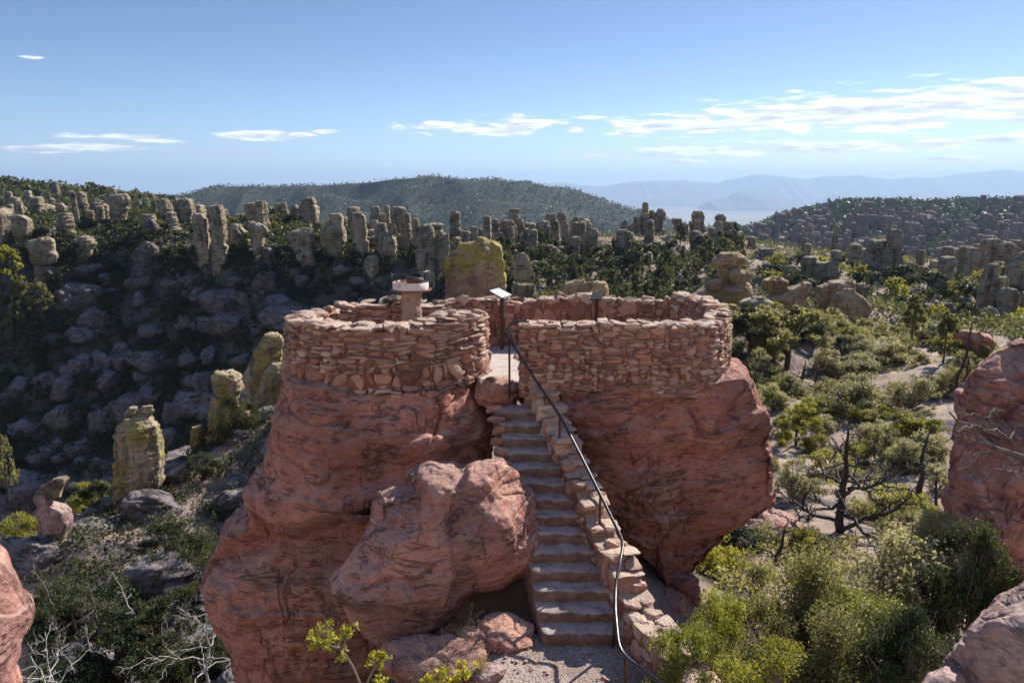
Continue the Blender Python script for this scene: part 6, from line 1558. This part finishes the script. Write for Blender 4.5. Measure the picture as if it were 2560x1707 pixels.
# ------------------------------------------------------------------ boulders on the shaded face
BP = []
for k in range(7):
    o = blob_rock('boulder', (0, 0, 0), (1.0, .8, [.6, .75, .9, 1.1, .7, .85, .5][k]), None, 'slab', 700+k, 48)
    BP.append(o.data); bpy.data.objects.remove(o)
def boulder_at(p, w, h, label, group, rs, phrase=None, sink=.35):
    me = BP[rs.randint(7)]
    o = link('boulder', me, None, label, 'boulder', group, None, p-np.array([0, 0, h*sink]))
    o.scale = (w/2, w/2, h/1.6); o.rotation_euler = (rs.normal(0, .15), rs.normal(0, .15), rs.uniform(0, 6.28))
    if phrase: AUTO.append((o, phrase, *to_px((p[0], p[1], p[2]+h*.3))))
rs = np.random.RandomState(44)
for (bx, by, w, h) in [(506,705,92,66),(520,752,90,60),(594,752,56,46),(430,745,50,36),(340,760,70,34),(218,740,60,40),(190,775,70,36),(640,745,60,40),(560,690,40,30),(720,740,60,46),(760,770,70,40),(820,690,46,34),(610,660,60,36),(690,650,50,34),(545,650,46,32),
   (470,880,90,46),(420,930,80,66),(300,940,110,60),(395,960,60,60),(520,880,70,50),(250,880,70,36),(610,850,60,44),(330,870,60,40),(170,900,80,40),(60,980,90,50),(150,970,80,46),(230,985,60,40),(370,890,40,30),(560,830,60,30),(640,900,60,46),(110,880,60,30),(40,900,60,40),(440,830,60,34),(280,810,50,30),
   (180,690,60,40),(250,660,50,30),(330,690,50,36),(400,650,60,30),(450,690,40,30),(640,700,60,40),(100,1040,80,50),(190,1040,60,46),(400,1020,60,40),(30,1060,70,40)]:
    p = hit(bx, by, 120, 185); s = np.linalg.norm(p)/F*K
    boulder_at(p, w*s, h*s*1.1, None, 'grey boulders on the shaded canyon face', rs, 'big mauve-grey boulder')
def small_b(rs_, p): 
    w = 1.5*math.exp(rs_.uniform(0, 1.75)); boulder_at(p, w, w*rs_.uniform(.45, 1.0), None, 'grey boulders on the shaded canyon face', rs_, 'mauve-grey boulder', .45)
scatter(170, -.74, -.03, 136, 176, small_b, 45, lambda x, y, r: gn(np.array([[x*.07, y*.07, 1.7]]), 79)[0] > -.1)
def ledge_b(rs_, p):
    w = rs_.uniform(7, 15); boulder_at(p, w, w*rs_.uniform(.35, .6), None, 'grey boulders on the shaded canyon face', rs_, 'broad mauve-grey rock ledge', .5)
scatter(30, -.74, -.03, 138, 172, ledge_b, 48)
def spur_b(rs_, p):
    w = rs_.uniform(1.0, 4.2); boulder_at(p, w, w*rs_.uniform(.35, .7), None, 'grey boulders below the left red rock', rs_, 'grey slab')
scatter(58, -.7, -.2, 18, 44, spur_b, 46)
def gully_b(rs_, p):
    w = rs_.uniform(1.8, 5); boulder_at(p, w, w*rs_.uniform(.5, .9), None, 'grey boulders in the right gully', rs_, 'shaded grey boulder')
scatter(36, .38, .7, 105, 165, gully_b, 47)

# ------------------------------------------------------------------ crowd of pillars on the mesa and the far left ridge
PP = []
for k in range(9):
    rs = np.random.RandomState(800+k); nb = rs.randint(3, 6); zz = [0]; ww = [1.0]
    for b in range(nb):
        z0 = zz[-1]; z1 = (b+1)/nb; wv = rs.uniform(.72, 1.05)*(1-.06*b)
        zz += [z0+.03, z1-.02, z1]; ww += [wv, wv*rs.uniform(.85, 1.05), wv*.8]
    zz = np.array(zz)*2.6; n = len(zz)
    V, Fc = loft(zz, np.zeros(n), np.zeros(n), np.array(ww)*.5, np.array(ww)*.45, 3.0, 26, 40, 5, .1, rockd(.45, .8, 1.0, 1.0, 820+k), 0, .15, k)
    PP.append(mesh('rock_pillar', V, Fc, M['far']))
PQ = []
for me in PP:
    m2 = me.copy(); m2.materials[0] = M['hoodoo']; PQ.append(m2)
rs = np.random.RandomState(9); cand = []
for k in range(1500):
    u = rs.uniform(.235, .80); t = rs.uniform(0.0, .80)
    q = mesa_fn(np.array([u]), np.array([t]))[0]
    if q[0] < 235: continue
    if gn(np.array([[u*14, t*6, .5]]), 66)[0] < -.38: continue
    h = rs.uniform(8, 34)*(1.0 if t < .5 else .75); w = rs.choice([rs.uniform(5.5, 10), rs.uniform(9, 17)])
    cand.append((h*w/q[1]**2, q, w, h))
cand.sort(key=lambda c: -c[0])
inview = [c for c in cand if to_px(c[1])[0] < 2600]
for i, (_, q, w, h) in enumerate(inview[:280]):
    o = link('rock_column', PP[rs.randint(9)], None, 'slender hazy rock column in the dense crowd on the right mesa slope', 'rock column', 'rock columns crowding the right mesa slope', None, q-np.array([0, 0, 2.0]))
    o.scale = (w, w, (h+2)/2.6); o.rotation_euler = (0, 0, rs.uniform(0, 6.28))
def bulk(name, items, label, cat, protos):       # the rest of a crowd as one object
    mb = MB()
    for q, w, h, a in items:
        V = np.empty(len(protos)*3)
    return mb
mb = MB(); cache = []
for me in PP[:4]:
    V = np.empty(len(me.vertices)*3, np.float32); me.vertices.foreach_get('co', V)
    Fq = np.empty(len(me.loops), np.int32); me.loops.foreach_get('vertex_index', Fq)
    cache.append((V.reshape(-1, 3), Fq.reshape(-1, 4)))
for (_, q, w, h) in inview[280:520]:
    V, Fq = cache[rs.randint(4)]; a = rs.uniform(0, 6.28); c_, s_ = math.cos(a), math.sin(a)
    W_ = V*np.array([w, w, (h+2)/2.6])@np.array([[c_, s_, 0], [-s_, c_, 0], [0, 0, 1]])
    mb.add(W_+q-np.array([0, 0, 2.0]), Fq)
link('rock_columns', mb.mesh('rock_pillars', M['far']), None, 'smaller far columns filling the gaps of the right mesa crowd', 'rock columns', None, 'stuff')
for k in range(48):
    u = rs.uniform(-.70, -.25); t = rs.uniform(.3, .88)
    q = ridge_fn(np.array([u]), np.array([t]))[0]; w = rs.uniform(2.6, 5.5); h = rs.uniform(3.5, 8)*(1 if u < -.5 else .75)
    o = link('rock_spire', PQ[rs.randint(9)], None, None, 'rock spire', 'small grey spires on the far left ridge', None, q-np.array([0, 0, 1.0]))
    o.scale = (w, w, (h+1)/2.6); o.rotation_euler = (0, 0, rs.uniform(0, 6.28))
    o['label'] = 'small grey spire among many on the far left ridge under the skyline trees'
rs = np.random.RandomState(55)
def filler(rs_, p, grp, ph):
    w = rs_.uniform(2.0, 5.5); h = 2.6*math.exp(rs_.uniform(0, 1.35))
    o = link('rock_pillar', PQ[rs_.randint(9)], None, None, 'rock pillar', grp, None, p-np.array([0, 0, .8]))
    o.scale = (w, w, (h+.8)/2.6); o.rotation_euler = (0, 0, rs_.uniform(0, 6.28))
    AUTO.append((o, ph, *to_px((p[0], p[1], p[2]+h/2))))
scatter(62, -.72, -.05, 176, 216, lambda r, p: filler(r, p, 'smaller pillars packed along the left ridge', 'smaller blocky pillar'), 56, lambda x, y, r: gn(np.array([[x*.09, y*.09, 4.2]]), 80)[0] > -.05)
scatter(34, -.04, .30, 196, 238, lambda r, p: filler(r, p, 'smaller pillars packed along the middle ridge', 'smaller grey pillar'), 57, lambda x, y, r: gn(np.array([[x*.09, y*.09, 5.2]]), 80)[0] > -.05)
scatter(26, .36, .74, 120, 215, lambda r, p: filler(r, p, 'smaller pillars scattered on the right', 'smaller weathered pillar'), 58, lambda x, y, r: gn(np.array([[x*.08, y*.08, 6.2]]), 80)[0] > .05)
# woods too far to count
def far_wood(name, label, pts, sz, nq, mat, seed, hs=1.2, q=.62):
    rs = np.random.RandomState(seed); n = len(pts)
    s = rs.uniform(*sz, n)
    C = np.repeat(pts, nq, 0)+rs.normal(0, .3, (n*nq, 3))*np.repeat(s, nq)[:, None]*np.array([1, 1, hs*.8]); C[:, 2] += np.repeat(s, nq)*hs*.45
    V, Fc = leaf_quads(rs, C, 1.0, .85)
    mid = C.repeat(4, 0); V = mid+(V-mid)*np.repeat(np.repeat(s, nq), 4)[:, None]*q
    link(name, mesh(name, V, Fc, M[mat], False, np.repeat(np.clip(np.repeat(rs.normal(.5, .2, n), nq)+rs.normal(0, .1, n*nq), 0, 1), 4)), None, label, 'woods', None, 'stuff')
rs = np.random.RandomState(12)
u, t = rs.uniform(-.75, -.1, 1700), rs.uniform(.1, 1.06, 1700)**.7
far_wood('woods', 'small dark pines covering the far left ridge', ridge_fn(u, t), (2.0, 4.2), 16, 'leaf_dark', 1)
u, t = rs.uniform(.24, .8, 8000), np.concatenate([rs.uniform(.80, 1.12, 1500), rs.uniform(0, .95, 6500)])
far_wood('woods', 'dark bushes covering the mesa top and the gaps between its pillars', mesa_fn(u, t), (4.5, 9.5), 9, 'leaf_hill', 2)
u, t = rs.uniform(-.60, .33, 17000), rs.uniform(.05, 1.03, 17000)**.8
far_wood('woods', 'even scrub wood covering the big rounded hill', hill_fn(u, t), (4.5, 7.5), 3, 'leaf_hill', 3)
us2 = rs.uniform(-.74, .0, 6500); y2 = rs.uniform(136, 215, 6500)
far_wood('undergrowth', 'low dark scrub between the boulders of the shaded canyon face', np.stack([us2*y2, y2, H(us2*y2, y2)], 1), (.9, 2.5), 16, 'leaf_dark', 4, .8, .42)
us2 = rs.uniform(0, .72, 4200); y2 = rs.uniform(75, 235, 4200)
far_wood('undergrowth', 'low scrub on the wooded slope and gully below the middle ridge', np.stack([us2*y2, y2, H(us2*y2, y2)], 1), (.8, 2.2), 26, 'leaf_mid', 5, .8, .26)
us2 = rs.uniform(-.7, -.15, 1300); y2 = rs.uniform(14, 48, 1300); x2 = us2*y2; kk = x2 > -21
far_wood('undergrowth', 'dark low brush on the floor of the lower left gully', np.stack([x2, y2, H(x2, y2)], 1)[kk], (.4, 1.1), 60, 'leaf_dark', 6, .8, .16)
us2 = rs.uniform(.24, .72, 1500); y2 = rs.uniform(13, 75, 1500); x2 = us2*y2; kk = gn(np.stack([x2*.12, y2*.1, 0*x2+3.3], 1), 77) > .05
far_wood('undergrowth', 'dry low scrub and grass between the shrubs of the right valley', np.stack([x2, y2, H(x2, y2)], 1)[kk], (.3, .7), 40, 'leaf_olive', 7, .7, .2)

# ------------------------------------------------------------------ labels of the repeats, told apart by the nearest landmark
LAND += [(890*K, 900*K, 'round turret wall'), (1420*K, 830*K, 'right stone wall'), (640*K, 1300*K, 'left red rock'), (2260*K, 1000*K, 'mauve-red boulder'), (1925*K, 1120*K, 'black dead tree'), (1705*K, 1030*K, 'right red rock'), (2195*K, 870*K, 'tallest burnt trunk'),
         (1806*K, 770*K, 'large spreading oak'), (60*K, 730*K, 'tall left-edge pine'), (20*K, 1090*K, 'grey-green left-edge pine'), (340*K, 1400*K, 'thin leaning snag'), (120*K, 1550*K, 'corner dead tree'), (490*K, 1480*K, 'bleached white dead tree'), (205*K, 1140*K, 'lit spur shrub')]
ORD = ['leftmost', 'second from left', 'third from left', 'fourth from left', 'fifth from left', 'sixth from left', 'seventh from left', 'eighth from left', 'ninth from left', 'tenth from left', 'eleventh from left', 'twelfth from left']
def art(s): return s
bins = {}
for (o, ph, px, py) in AUTO:
    j = min(range(len(LAND)), key=lambda i: (LAND[i][0]-px)**2+((LAND[i][1]-py)*1.2)**2)
    dx, dy = px-LAND[j][0], py-LAND[j][1]
    if math.hypot(dx, dy) < 30: rel = 'beside'
    elif abs(dx) > abs(dy): rel = 'right of' if dx > 0 else 'left of'
    else: rel = 'below' if dy > 0 else 'above'
    bins.setdefault((ph, rel, LAND[j][2]), []).append((px, o))
for (ph, rel, nm), lst in bins.items():
    lst.sort(key=lambda v: v[0])
    for i, (_, o) in enumerate(lst):
        s = f'{ph} {rel} the {nm}'
        if len(lst) > 1: s += ', ' + ORD[min(i, 11)]
        o['label'] = s

# ------------------------------------------------------------------ haze
hz_ = bpy.data.materials.new('haze'); hz_.use_nodes = True
T = NT(hz_.node_tree)
pv = T.n('ShaderNodeVolumePrincipled', {'Color': (.36, .50, .70, 1), 'Density': 7.0e-5, 'Anisotropy': .2})
o_ = T.n('ShaderNodeOutputMaterial'); T.set(o_.inputs['Volume'], pv.outputs[0])
TOPZ = max(max((ob.matrix_world@Vector(c))[2] for c in ob.bound_box) for ob in COL.objects if ob.type == 'MESH')+5.0
V, Fc = cube(1)
V = (V+1)/2*np.array([124000.0, 39500.0, TOPZ-ZP+7.0])+np.array([-62000.0, -2500.0, ZP-7.0])
link('haze', mesh('haze', V, Fc, hz_, False), kind='stuff', label='pale blue air between here and the far mountains', cat='haze')
